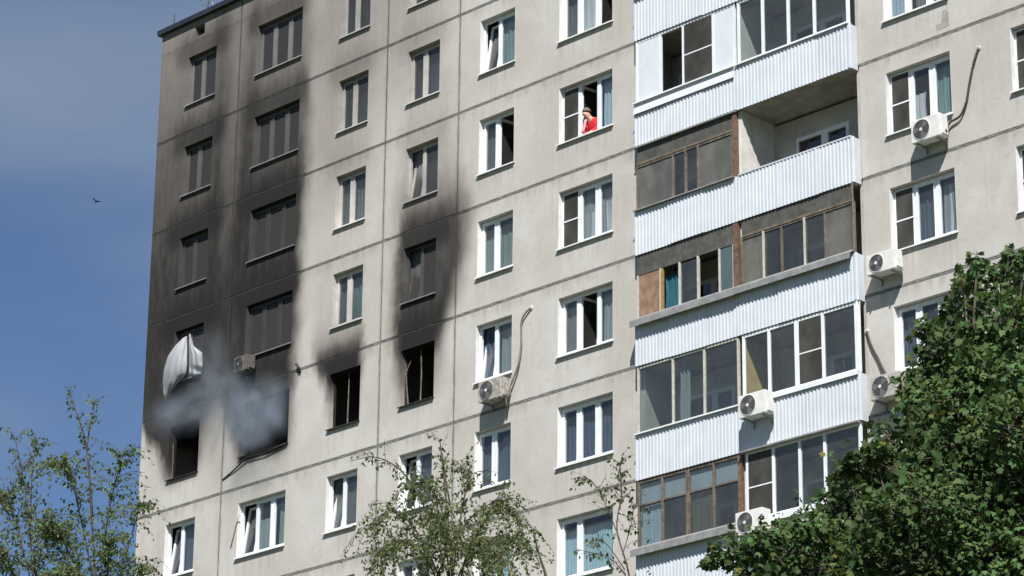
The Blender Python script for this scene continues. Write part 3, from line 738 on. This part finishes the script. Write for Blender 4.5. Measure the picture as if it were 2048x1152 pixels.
# ================================================================== air conditioners
def ac_unit(px, py, ypl, label, mat, pipe=None, pipemat='pipe', wdt=.79, hgt=.53, gap=.13, dirty=False):
    """px,py: lower front left corner of the case; ypl: plane it is fixed to"""
    dep = .29; yf = ypl-gap-dep
    p = at_y(px, py, yf); E = empty('air_conditioner', (p.x, ypl, p.z))
    y0, y1 = -gap-dep, -gap
    MB().box(0, wdt, y0, y1, 0, hgt).build('case', MT[mat], E, bevel=.014)
    MB().box(wdt+.001, wdt+.035, y0+.06, y1-.03, .05, hgt*.62).build('valve_cover', MT[mat], E, bevel=.008)
    cx, cz, R_ = wdt*.36, hgt*.5, hgt*.43
    MB().disc((cx, cz), R_, y0-.004, y0+.02, 28).build('fan_opening', MT['fanwell'], E)
    gr = MB()
    for k in range(1, 6): gr.disc_ring((cx, cz), R_*(k/5.5)+.004, R_*(k/5.5), y0-.016, y0-.010, 24)
    for k in range(8):
        an = math.pi*k/8; gr.prism([(cx-R_*math.cos(an)-.002, y0-.017, cz-R_*math.sin(an)), (cx+R_*math.cos(an)-.002, y0-.017, cz+R_*math.sin(an)), (cx+R_*math.cos(an)+.003, y0-.017, cz+R_*math.sin(an)+.003), (cx-R_*math.cos(an)+.003, y0-.017, cz-R_*math.sin(an)+.003)], (0, .005, 0))
    gr.build('fan_grille', MT['grill'], E)
    bl = MB()
    for k in range(3):
        an = 2*math.pi*k/3+.4
        f = lambda r, a: (cx+r*math.cos(a), y0-.006-.003*math.sin(3*(a-an)), cz+r*math.sin(a))
        bl.prism([f(.03, an), f(R_*.9, an+.1), f(R_*.93, an+.6), f(R_*.8, an+.95), f(.04, an+.7)], (0, -.003, 0))
    bl.build('fan_blades', MT['grill'], E)
    MB().disc((cx, cz), .038, y0-.024, y0-.004, 14).build('fan_hub', MT['acwhite'], E)
    MB().disc_ring((cx, cz), R_+.012, R_, y0-.012, y0+.003, 28).build('fan_rim', MT[mat], E)
    for x in (.10, wdt-.14):
        b = MB(); b.box(x, x+.035, y0-.015, -.004, -.035, -.004); b.box(x, x+.035, -.035, -.004, -.16, -.036)
        b.build('bracket', MT['bracket'], E)
    if pipe:
        base = Vector((wdt+.02, -gap-.12, .14))
        pts = [base + Vector((.03, -.01, .0))] + [at_y(*q[:2], ypl-(q[2] if len(q) > 2 else .05))-E.location for q in pipe]
        # smooth the run
        out = []
        for i in range(len(pts)-1):
            p0, p1, p2, p3 = pts[max(i-1,0)], pts[i], pts[i+1], pts[min(i+2,len(pts)-1)]
            for k in range(6):
                t = k/6; out.append(.5*((2*p1)+(p2-p0)*t+(2*p0-5*p1+4*p2-p3)*t*t+(3*p1-p0-3*p2+p3)*t**3))
        out.append(pts[-1])
        MB().tube(out, .028, .024, 7).build('pipe', MT[pipemat], E, smooth=True)
        last = out[-1]
        MB().disc((last.x, last.z), .05, min(last.y, -.02), -.001, 10).build('wall_collar', MT['acwhite'], E)
    return tag(E, label, 'air conditioner', 'outdoor air conditioner units on the facade')
ac_unit(956, 806, 0, 'grimy brownish air conditioner below a tilted window, loose pipe looping up the wall', 'acdirty',
        pipe=[(1013,815,.14),(1020,775,.10),(1035,735,.07),(1042,690,.06),(1042,650,.06),(1048,630,.06),(1062,615,.03)], pipemat='pipegrey')
ac_unit(1823, 288, 0, 'white air conditioner with dark round fan and long black pipe rising beside it', 'acwhite',
        pipe=[(1893,268,.14),(1899,246,.08),(1920,232,.06),(1932,205,.05),(1938,170,.05),(1946,130,.05),(1957,95,.03)])
ac_unit(1733, 552, 0, 'pale air conditioner on bare wall right beside the balcony corner', 'acwhite', hgt=.46)
ac_unit(1741, 802, 0, 'grey air conditioner half behind maple leaves, pipe slanting up to the left', 'acgrey',
        pipe=[(1790,770,.12),(1768,742,.07),(1755,715,.05),(1742,690,.05),(1733,662,.03)])
ac_unit(1477, 838, YF, 'white air conditioner hung on corrugated balcony parapet, casting a long shadow', 'acwhite')
ac_unit(1471, 1073, YF, 'white air conditioner on balcony parapet, partly covered by maple leaves', 'acwhite')
ac_unit(467, 746, 0, 'sooty air conditioner below the blackened three-part window', 'acdirty', wdt=.55, hgt=.42)

# ================================================================== loose cables on the wall
def cable(pts, r, label, mat='cable', name='cable'):
    mb = MB(); mb.tube([at_y(p[0], p[1], -(p[2] if len(p) > 2 else .03)) for p in pts], r, r, 6)
    return tag(mb.build(name, MT[mat], smooth=True), label, 'cable')
cable([(445,960,.01),(470,938,.04),(493,915,.07),(530,905,.07),(572,886,.06)], .020, 'dark cable drooping from the burnt three-part window sill to the panel joint')
cable([(461,1096,.02),(466,1075,.03),(472,1050,.03),(479,1030,.02)], .012, 'thin grey cable on wall beside a tilted three-part window', 'bracket')
cable([(598,745,.01),(600,738,.07),(592,728,.07)], .035, 'short charred cable stub at the panel joint under soot edge')

# ================================================================== blown curtain
MT['blown'] = cloth('white_curtain', (.58, .59, .62), .25, soot=.22)
CE = empty('blown_curtain', at_y(375, 740, 0))
tag(CE, 'white curtain billowing out of the soot-black window in two halves', 'curtain')
def sail(L, R, bulge, name):
    """L, R: pixel polylines top->bottom for left and right edges, joined as a bulging sheet"""
    def interp(P, v):
        k = v*(len(P)-1); i = min(int(k), len(P)-2); t = k-i
        return (P[i][0]+(P[i+1][0]-P[i][0])*t, P[i][1]+(P[i+1][1]-P[i][1])*t)
    def fn(u, v):
        a, b = interp(L, v), interp(R, v); x, y = a[0]+(b[0]-a[0])*u, a[1]+(b[1]-a[1])*u
        out = .06+bulge*math.sin(math.pi*min(1, v*.92+.05))*(.25+.75*math.sin(math.pi*(.12+.8*u)))
        fold = .014*math.sin(u*17+3*v+2*math.sin(v*4))+.045*math.sin(v*24-u*6)*max(0, v-.66)*2
        return at_y(x, y, -(out+fold))-CE.location
    mb = MB(); mb.grid(fn, 26, 26); o = mb.build(name, MT['blown'], CE, smooth=True)
    md = o.modifiers.new('thick', 'SOLIDIFY'); md.thickness = .004
sail([(366,676),(350,692),(335,714),(327,742),(325,765),(327,790),(330,800)], [(374,672),(374,690),(374,710),(374,730),(372,748),(350,772),(332,800)], .38, 'cloth')
sail([(378,668),(378,690),(378,712),(378,735),(378,757)], [(381,668),(387,692),(404,705),(405,725),(404,745)], .16, 'cloth')

# ================================================================== white curtain in the top window
wx0, wx1, _ = COLS[6]
cm = pleats(.62, S(1)+WB-.02, S(1)+WT, 77, .03)
tag(cm.build('window_curtain', BL['white'], None, (wx0+.62, .27, 0), smooth=True), 'white curtain hanging in the half-open three-part window at the top edge', 'curtain')

# ================================================================== person at the window
def person():
    P = empty('person', (COLS[6][0]+.93, .10, S(3)-.04))
    skin = simple('skin', (.48, .27, .20), .55, 0, .08, 20)
    red = simple('red_knit', (.62, .022, .03), .8, 0, .15, 18)
    pink = simple('pink_knit', (.60, .28, .33), .8, 0, .15, 18)
    dark = simple('dark_trousers', (.03, .03, .04), .8, 0, .2, 9)
    hairm = simple('grey_brown_hair', (.16, .10, .085), .7, 0, .3, 30)
    def skin_obj(name, mat, verts, edges, radii, root=0, sub=2):
        me = bpy.data.meshes.new(name); me.from_pydata(verts, edges, []); me.materials.append(mat)
        o = bpy.data.objects.new(name, me); COL.objects.link(o); o.parent = P
        md = o.modifiers.new('skin', 'SKIN'); md.use_smooth_shade = True
        for i, r_ in enumerate(radii):
            sv = me.skin_vertices[0].data[i]; sv.radius = (r_, r_) if not isinstance(r_, tuple) else r_; sv.use_root = (i == root)
        ss = o.modifiers.new('sub', 'SUBSURF'); ss.levels = sub; ss.render_levels = sub
        return o
    dz = -.06
    v = [(.02,.34,.92+dz),(.02,.27,1.12+dz),(.01,.16,1.34+dz),(-.03,.08,1.46+dz),(-.07,.03,1.53+dz),(-.10,-.01,1.64+dz),
         (-.15,.17,1.36+dz),(-.20,.10,1.14+dz),(-.08,-.06,1.0+dz),(-.03,-.09,.985+dz),
         (.18,.15,1.36+dz),(.23,.10,1.12+dz),(.08,-.06,1.0+dz),(.03,-.09,.985+dz),
         (-.08,.35,.86+dz),(-.10,.33,.47+dz),(-.10,.36,.08),(-.11,.24,.045),
         (.12,.35,.86+dz),(.13,.33,.47+dz),(.13,.36,.08),(.14,.24,.045), (-.135,-.085,1.585+dz)]
    e = [(0,1),(1,2),(2,3),(3,4),(4,5),(2,6),(6,7),(7,8),(8,9),(2,10),(10,11),(11,12),(12,13),(0,14),(14,15),(15,16),(16,17),(0,18),(18,19),(19,20),(20,21),(4,22)]
    r = [.13,.12,.14,.05,.085,.082,.065,.045,.032,.03,.065,.045,.032,.03,.09,.065,.042,.035,.09,.065,.042,.035,.022]
    body = skin_obj('body', skin, v, e, r)
    # fingers
    f = MB()
    for sx_, hx in ((-1, -.03), (1, .03)):
        for k in range(4):
            bxp = hx+sx_*.012*(k-1.5)
            f.tube([(bxp, -.10, .985+dz), (bxp-.004*sx_, -.145, .975+dz), (bxp-.006*sx_, -.165, .955+dz)], .009, .007, 6)
        f.tube([(hx-sx_*.03, -.09, .985+dz), (hx-sx_*.045, -.12, .98+dz)], .010, .008, 6)
    f.build('hand_fingers', skin, P, smooth=True)
    sv = [v[0], v[1], v[2], v[6], v[7], (-.12,-.01,1.04+dz), v[10], v[11], (.13,-.01,1.04+dz), (-.02,.10,1.42+dz)]
    sr = [.155,.15,.17,.085,.066,.05,.085,.066,.05,.075]
    skin_obj('red_top', red, sv, [(0,1),(1,2),(2,3),(3,4),(4,5),(2,6),(6,7),(7,8),(2,9)], sr)
    skin_obj('trousers', dark, [v[0], v[14], v[15], (-.10,.355,.12), v[18], v[19], (.13,.355,.12)], [(0,1),(1,2),(2,3),(0,4),(4,5),(5,6)], [.15,.105,.08,.06,.105,.08,.06])
    h = MB()
    hc = Vector((-.085, .015, 1.645+dz))
    h.grid(lambda u, w: hc + Vector((.105*math.cos(2*math.pi*u)*math.sin(w*1.75), .115*math.sin(2*math.pi*u)*math.sin(w*1.75)+.02*w, .10*math.cos(w*1.75))), 16, 8)
    h.build('hair', hairm, P, smooth=True)
    sc_ = MB(); sc_.grid(lambda u, w: Vector((-.13+.11*u, -.02-.03*math.sin(u*3), 1.40+dz-.34*w)) + Vector((-.05*w, -.05*w, 0)), 6, 8)
    o = sc_.build('scarf', pink, P, smooth=True); md = o.modifiers.new('t', 'SOLIDIFY'); md.thickness = .03
    ey = MB()
    for sx_ in (-.033, .033):
        c0 = Vector((-.135+sx_*.9, -.072-sx_*.25, 1.625+dz)); ey.tube([c0, c0+Vector((-.004,-.012,0))], .010, .006, 8)
    ey.build('eyes', MT['black'], P)
    return tag(P, 'person in red top leaning on the sill of an open three-part window', 'person')
person()

# ================================================================== roof fittings
def roof_post(px, py, y, h, label, bars=False):
    p = at_y(px, py, y); zb = ROOF_Z+.156 if y < .4 else Z0+.22
    E = empty('roof_antenna', (p.x, y, zb))
    MB().tube([(0,0,0),(0,0,p.z-zb+h)], .018, .012, 6).build('mast', MT['cable'], E)
    if bars:
        zz = p.z-zb+h
        for k, (dz_, L) in enumerate(((-.05,.8),(-.25,.6),(-.45,.45))):
            MB().tube([(-L/2,0,zz+dz_),(L/2,0,zz+dz_+.02)], .012, .012, 5).build('crossbar', MT['acwhite'], E)
        MB().tube([(-.3,0,zz-.55),(.0,.1,zz-.1),(.3,0,zz-.5)], .012, .012, 5).build('stay', MT['acwhite'], E)
    return tag(E, label, 'antenna')
roof_post(348, 45, .2, .30, 'short dark rod on the roof corner')
roof_post(416, 12, .25, .35, 'pale antenna with crossbars on the roof edge', True)

# ================================================================== bird
def bird():
    p = at_dist(190, 403, 150)
    mb = MB(); mb.tube([(-.17,0,.0),(-.10,0,.02),(0,0,.02),(.10,0,.01),(.15,0,.02)], .018, .02, 8)
    for s in (-1, 1):
        mb.prism([(.06,s*.02,.03),(.03,s*.20,.11),(-.04,s*.36,.08),(-.07,s*.20,.08),(-.06,s*.02,.03)], (0,0,.006))
    mb.prism([(-.15,-.03,.01),(-.26,-.06,.0),(-.26,.06,.0),(-.15,.03,.01)], (0,0,.006))
    o = mb.build('bird', MT['cable'], None, p, smooth=False); o.rotation_euler = (.5, .3, 2.2)
    tag(o, 'small dark bird flying in the blue sky', 'bird')
bird()

# ================================================================== smoke
def smoke():
    m, t, o = mat_new('thin_smoke')
    pos = t.n('ShaderNodeNewGeometry').outputs['Position']
    s = t.n('ShaderNodeSeparateXYZ', {0: pos}).outputs
    zr = t.m('SUBTRACT', s[2], Z0)
    wv = t.n('ShaderNodeVectorMath', operation='ADD'); t.set(wv.inputs[0], pos)
    nz = t.n('ShaderNodeTexNoise', {'Vector': t.scalev(pos, (.8, .8, .6)), 'Scale': 1.0, 'Detail': 3})
    t.set(wv.inputs[1], t.scalev(nz.outputs['Color'], (1.2, 1.2, 1.2)))
    n = t.noise(t.scalev(wv.outputs[0], (1.0, 1.0, .75)), 1.3, 3, .55)
    blobs = [((5.6, -.6, -12.3), (2.0, .8, 1.25), 1.1), ((4.1, -.6, -11.5), (1.5, .7, 1.1), .75), ((2.6, -.6, -11.6), (1.6, .7, .9), .62),
             ((1.7, -.55, -11.6), (1.3, .6, .8), .18), ((3.7, -.6, -10.5), (1.1, .6, 1.4), .34), ((2.9, -.6, -10.2), (1.4, .6, 1.0), .16), ((5.2, -.25, -12.6), (1.3, .6, .8), .8)]
    tot = None
    for c, rad, k in blobs:
        d = t.n('ShaderNodeVectorMath', operation='SUBTRACT'); t.set(d.inputs[0], pos); d.inputs[1].default_value = (c[0], c[1], c[2]+Z0)
        l = t.n('ShaderNodeVectorMath', operation='LENGTH'); t.set(l.inputs[0], t.scalev(d.outputs[0], tuple(1/q for q in rad)))
        f = t.rng(l.outputs['Value'], .0, 1.0, k, 0)
        tot = f if tot is None else t.m('ADD', tot, f)
    tot = t.m('MINIMUM', tot, .62)
    den_ = t.m('MULTIPLY', tot, t.rng(n, .30, .68, 0.05, 1.2))
    v = t.n('ShaderNodeVolumePrincipled', {'Color': rgb(.66, .76, .90), 'Density': t.m('MULTIPLY', den_, .8), 'Anisotropy': .2})
    t.set(o.inputs['Volume'], v.outputs[0])
    mb = MB(); mb.box(.1, 7.2, -1.35, -.075, Z0-13.3, Z0-9.3)
    tag(mb.build('smoke', m), 'thin blue-grey smoke drifting from the two burnt windows', 'smoke', kind='stuff')
smoke()

# ================================================================== trees
def leaf_material(name, trans=.35):
    m, t, o = mat_new(name)
    at = t.n('ShaderNodeAttribute', attribute_name='leafcol')
    c = at.outputs['Color']
    a = t.n('ShaderNodeBsdfPrincipled', {'Base Color': c, 'Roughness': .65, 'Specular IOR Level': .14})
    b = t.n('ShaderNodeBsdfTranslucent', {'Color': t.mixc(.5, c, rgb(.10, .14, .02), 'ADD')})
    mx_ = t.n('ShaderNodeMixShader', {0: trans, 1: a.outputs[0], 2: b.outputs[0]})
    t.set(o.inputs[0], mx_.outputs[0]); return m
BARK = {'birch': simple('birch_bark', (.42, .40, .36), .8, 0, .4, 5, streak=.5, dirt=(.04, .04, .04)), 'maple': simple('maple_bark', (.09, .075, .06), .9, 0, .3, 8, bump=.5),
        'twig': simple('twig_bark', (.075, .055, .042), .85, 0, .3, 12)}
def leaves_mesh(name, P, D, Nrm, size, shape, cols, mat):
    """P positions, D long axis, Nrm face normal; shape = list of (u along, v across) outline with fold"""
    n = len(P); k = len(shape)
    D = D/np.linalg.norm(D, axis=1, keepdims=True)
    A = np.cross(Nrm, D); A /= np.linalg.norm(A, axis=1, keepdims=True)+1e-9
    N2 = np.cross(D, A)
    sh = np.array(shape)
    V = P[:,None,:] + size[:,None,None]*(D[:,None,:]*sh[None,:,0,None] + A[:,None,:]*sh[None,:,1,None] + N2[:,None,:]*sh[None,:,2,None])
    me = bpy.data.meshes.new(name); me.vertices.add(n*k); me.vertices.foreach_set('co', V.reshape(-1).astype(np.float32))
    me.loops.add(n*k); me.loops.foreach_set('vertex_index', np.arange(n*k, dtype=np.int32))
    me.polygons.add(n); me.polygons.foreach_set('loop_start', np.arange(0, n*k, k, dtype=np.int32)); me.polygons.foreach_set('loop_total', np.full(n, k, dtype=np.int32))
    me.update(calc_edges=True)
    ca_ = me.color_attributes.new('leafcol', 'FLOAT_COLOR', 'POINT')
    cc_ = np.ones((n, k, 4), np.float32); cc_[:,:,:3] = cols[:,None,:]
    ca_.data.foreach_set('color', cc_.reshape(-1)); me.materials.append(mat); me.validate(); return me
BIRCH_LEAF = [(0,0,0),(.35,.34,.05),(.7,.22,.02),(1.08,0,-.10),(.7,-.22,.02),(.35,-.34,.05)]
MAPLE_LEAF = [(0,0,0),(.08,.30,.03),(.30,.55,-.03),(.36,.28,.05),(.62,.58,-.06),(.72,.22,.05),(1.05,0,-.10),(.72,-.22,.05),(.62,-.58,-.06),(.36,-.28,.05),(.30,-.55,-.03),(.08,-.30,.03)]
def rvec(n): 
    v = rng.normal(size=(n, 3)); return v/np.linalg.norm(v, axis=1, keepdims=True)
def smooth_path(pts, k=5):
    out = []
    for i in range(len(pts)-1):
        p0, p1, p2, p3 = pts[max(i-1,0)], pts[i], pts[i+1], pts[min(i+2,len(pts)-1)]
        for j in range(k):
            t = j/k; out.append(.5*((2*p1)+(p2-p0)*t+(2*p0-5*p1+4*p2-p3)*t*t+(3*p1-p0-3*p2+p3)*t**3))
    out.append(pts[-1]); return out

def birch(name, label, dist, stem, branches, twig_n, leaf_sz, tint, seed, density=1.0, bare=(), thin=1.0):
    rr = random.Random(seed); E = None
    base = at_dist(*stem[0], dist); foot = Vector((base.x, base.y, 0))
    E = empty(name, foot)
    def pt(p, dd=0.0): return at_dist(p[0], p[1], dist+dd)-foot
    spath = [Vector((0,0,-.15)), Vector((.05,.02,max(1, base.z*.5)))] + [pt(p) for p in stem]
    sp = smooth_path(spath, 6)
    cut = 6*3
    tr = MB().tube(sp[:cut+1], .16, .045, 9); tr.build('trunk', BARK['birch'], E, smooth=True)
    br = MB(); LP, LD = [], []
    br.tube(sp[cut-1:], .034*thin, .006, 6)
    def droop(p, d, L, dens):
        q = p.copy(); pts = [q.copy()]; d = d.normalized(); n = max(4, int(L/.07))
        for i in range(n):
            d = (d + Vector((rr.uniform(-.12,.12), rr.uniform(-.12,.12), -.13-.05*rr.random()))).normalized()
            q = q + d*(L/n); pts.append(q.copy())
            for _ in range(1 if rr.random() < dens else 0):
                LP.append(q+Vector((rr.uniform(-.03,.03), rr.uniform(-.03,.03), rr.uniform(-.04,.02))))
                LD.append(Vector((rr.uniform(-.7,.7), rr.uniform(-.7,.7), -.75+rr.uniform(-.3,.5))))
            if rr.random() < dens*.7:
                LP.append(q+Vector((rr.uniform(-.06,.06), rr.uniform(-.06,.06), rr.uniform(-.06,.03)))); LD.append(Vector((rr.uniform(-.8,.8), rr.uniform(-.8,.8), -.5+rr.uniform(-.3,.5))))
        br.tube(pts, .0050, .0025, 3)
    for (pl, dtip, nt, L, dens) in branches:
        m = len(pl); path = smooth_path([pt(p, dtip*i/(m-1)) for i, p in enumerate(pl)], 6)
        br.tube(path, .019*thin, .005, 5)
        for _ in range(int(nt*density)):
            k = rr.uniform(.15, 1.0)*(len(path)-1); i = min(int(k), len(path)-2); p = path[i].lerp(path[i+1], k-i)
            t = (path[i+1]-path[i]).normalized()
            d = t*.7 + Vector((rr.uniform(-1,1), rr.uniform(-1,1), rr.uniform(-.2,.8)))*.8
            droop(p, d, L*rr.uniform(.45, 1.15), dens)
    for pl in bare: br.tube(smooth_path([pt(p) for p in pl], 5), .03, .014, 6)
    br.build('branches', BARK['twig'], E)
    P = np.array(LP); D = np.array(LD); n = len(P)
    sz = leaf_sz*rng.uniform(.65, 1.2, n); c = np.array(tint)[None,:]*rng.uniform(.6, 1.45, (n,1)); 
    yel = rng.random(n) < .05; c[yel] = np.array((.13,.12,.030))*rng.uniform(.7,1.2,(yel.sum(),1))
    me = leaves_mesh('crown', P, D, rvec(n), sz, BIRCH_LEAF, c, LEAFB)
    link('crown', me, E)
    return tag(E, label, 'tree')
LEAFB = leaf_material('birch_leaf', .34); LEAFM = leaf_material('maple_leaf', .22)
birch('birch_tree', 'birch tree with drooping leafy strands in front of the lower windows', 50,
      [(915,1560),(908,1300),(905,1150),(893,1010),(880,885)],
      [([(905,1180),(860,1040),(810,950),(755,915),(700,922)], -.6, 16, .38, .85),
       ([(905,1230),(850,1090),(790,1020),(745,1050)], -1.2, 46, .8, .9),
       ([(905,1120),(880,1010),(850,965),(825,985)], .6, 46, .75, .95),
       ([(905,1150),(925,1010),(940,955),(925,935)], .4, 34, .5, .9),
       ([(900,1010),(888,940),(880,880)], .1, 16, .32, .7),
       ([(905,1180),(965,1050),(1015,1012),(1040,1060)], -.8, 50, .75, .95),
       ([(905,1230),(985,1130),(1030,1080),(1055,1110)], -1.4, 40, .6, .9),
       ([(900,1130),(930,1050),(985,1005),(1030,1000)], 1.2, 30, .5, .9),
       ([(905,1260),(860,1130),(815,1085),(770,1100)], -2.0, 60, .9, 1.0),
       ([(905,1260),(930,1120),(960,1080),(1000,1120)], -2.2, 70, .9, 1.0),
       ([(905,1200),(890,1080),(880,1030),(870,1050)], -1.4, 70, .8, 1.0),
       ([(905,1330),(800,1230),(720,1200)], .5, 50, 1.0, .9), ([(905,1330),(990,1240),(1060,1210)], .5, 50, 1.0, .9)],
      0, .064, (.108, .145, .058), 5, density=1.25, bare=[[(1105,1260),(1092,1155),(1078,1110),(1066,1058)]])
birch('birch_sapling', 'slender sparse birch shoot between the pale blue window and the balconies', 48,
      [(1290,1600),(1275,1300),(1258,1150),(1234,1060),(1243,985),(1238,925)],
      [([(1240,1080),(1212,1010),(1190,970),(1172,955)], -.2, 9, .40, .6),
       ([(1240,1020),(1243,975),(1237,922)], .0, 12, .30, .6),
       ([(1245,1110),(1262,1050),(1268,1010)], .2, 8, .38, .6),
       ([(1250,1140),(1215,1090),(1192,1080)], -.2, 6, .30, .55),
       ([(1262,1170),(1225,1120),(1160,1100)], -.3, 6, .3, .5),
       ([(1270,1240),(1310,1180),(1330,1190)], .3, 20, .6, .8)],
      0, .066, (.080, .104, .042), 9, density=2.3, thin=.5)
birch('birch_tree', 'airy birch treetop against blue sky beside the soot-stained building corner', 60,
      [(215,1560),(200,1300),(186,1080),(172,890),(139,790)],
      [([(186,1040),(172,890),(139,788)], .1, 18, .32, .55),
       ([(173,900),(182,840),(192,798)], .1, 9, .28, .55),
       ([(70,1400),(66,1150),(52,1000),(42,930),(28,872)], -.3, 34, .45, .7),
       ([(60,1060),(64,950),(72,885)], .2, 20, .45, .7),
       ([(195,1200),(160,1030),(138,945),(115,925)], -.7, 46, .65, .8),
       ([(195,1200),(215,1040),(232,960),(246,908)], -.4, 40, .6, .75),
       ([(205,1300),(250,1120),(275,1030),(286,1010)], -.9, 22, .65, .75),
       ([(66,1180),(30,1040),(5,985)], .5, 44, .7, .8),
       ([(195,1230),(130,1090),(95,1040)], -1.1, 56, .7, .85),
       ([(60,1200),(90,1080),(110,1060)], .9, 50, .7, .85),
       ([(205,1300),(215,1150),(220,1080)], -1.4, 60, .7, .85),
       ([(60,1250),(20,1130),(-20,1090)], -.8, 56, .7, .85),
       ([(205,1330),(150,1190),(130,1140)], -1.8, 70, .8, .9),
       ([(205,1330),(260,1190),(280,1130)], -1.4, 30, .7, .85)],
      0, .074, (.105, .148, .064), 13, density=1.9)

def maple():
    dist = 41.0; rr = random.Random(21)
    base = at_dist(1960, 1152, dist); foot = Vector((base.x, base.y, 0)); E = empty('maple_tree', foot)
    def pt(px, py, dd=0.0): return at_dist(px, py, dist+dd)-foot
    ppm = F_PX/math.hypot(dist, 15)            # pixels per metre at the tree
    fork = pt(1960, 1300)
    trp = smooth_path([Vector((0,0,-.2)), Vector((.08,0,3)), Vector((.0,.05,6.5)), fork], 6)
    MB().tube(trp, .26, .13, 10).build('trunk', BARK['maple'], E, smooth=True)
    # leaf masses: pixel centre, depth, radius in pixels
    edge = [(2000,500,13),(1928,512,13),(1937,532,15),(1895,572,18),(1868,612,18),(1832,660,20),(1838,712,22),(1785,750,18),(1905,565,20),(2030,520,22),(2002,515,24),(1985,560,40),(1935,548,26),(2040,560,40),(1925,600,42),(1985,630,60),(2050,650,70),(1880,640,34),(1905,690,52),(1850,690,36),
            (1960,730,75),(1845,745,46),(2060,770,80),(1895,800,75),(1800,790,30),(1820,835,46),(1990,860,85),(1770,868,36),(1870,900,75),(1780,930,62),
            (2070,930,90),(1730,905,26),(1700,925,34),(1660,935,24),(1690,985,48),(1760,1020,75),(1860,1010,85),(1960,1000,90),(1645,1000,32),(1660,1060,52),
            (1590,1050,40),(1545,1055,34),(1500,1082,36),(1450,1095,34),(1415,1110,24),(1560,1110,50),(1480,1135,44),(1640,1130,60),(1740,1120,75),(1840,1120,85),(1950,1120,90),(2060,1080,95),
            (1600,1180,60),(1700,1220,80),(1850,1240,90),(2000,1230,100),(1500,1190,50),(2150,900,100),(2140,1100,100),(2130,720,70)]
    br = MB(); P, D, N, CV = [], [], [], []
    crown_c = pt(1950, 1000, 1.2)
    for (px, py, rp) in [(e[0]+20, e[1]+6, e[2]) for e in edge]:
        for rep in range(3 if rp > 70 else 2 if rp > 44 else 1):
            dd = (rr.uniform(-.9, .4), rr.uniform(.4, 2.0), rr.uniform(-2.0, -.8))[rep]
            if rp < 40: dd = rr.uniform(-1.0, .6)
            c = pt(px+rr.uniform(-6, 6), py+rr.uniform(-6, 6), dd); R_ = rp/ppm; cv = rr.uniform(.6, 1.35)
            # limb towards the mass
            mid = fork.lerp(c, .55)+Vector((rr.uniform(-.3,.3), rr.uniform(-.3,.3), -.25))
            br.tube(smooth_path([fork, mid, c], 5), .05, .012, 5)
            nl = int(205*(R_/.30)**2.0)+30
            nl = min(nl, 1150)
            nt = max(5, nl//9)
            for k in range(nt):
                d = Vector(rvec(1)[0]); d.z = d.z*.8+.12
                tip = c + d*R_*rr.uniform(.45, 1.12)
                br.tube([c.lerp(tip, .25), tip], .007, .003, 3)
                for j in range(9):
                    q = tip + Vector(rng.normal(size=3))*R_*.22*min(1, .42/R_)
                    P.append(q); o = (q-c).normalized()*.6+Vector(rng.normal(size=3))*.5+Vector((.06,-.06,.22))
                    N.append(o); CV.append(cv); D.append((q-c).normalized()+Vector(rng.normal(size=3))*.6+Vector((0,0,-.55)))
    br.build('branches', BARK['maple'], E)
    P, D, N = np.array(P), np.array(D), np.array(N); n = len(P)
    sz = .080*rng.uniform(.45, 1.5, n)
    c = np.array((.060, .108, .038))[None,:]*rng.uniform(.7, 1.25, (n,1)); c[:,0] *= rng.uniform(.8, 1.35, n); c *= np.array(CV)[:,None]
    yel = rng.random(n) < .04; c[yel] = np.array((.12,.12,.03))*rng.uniform(.6,1.1,(yel.sum(),1))
    link('crown', leaves_mesh('crown', P, D, N, sz, MAPLE_LEAF, c, LEAFM), E)
    print('maple leaves', n)
    tag(E, 'dense dark green maple crown covering the lower balconies and windows', 'tree')
maple()
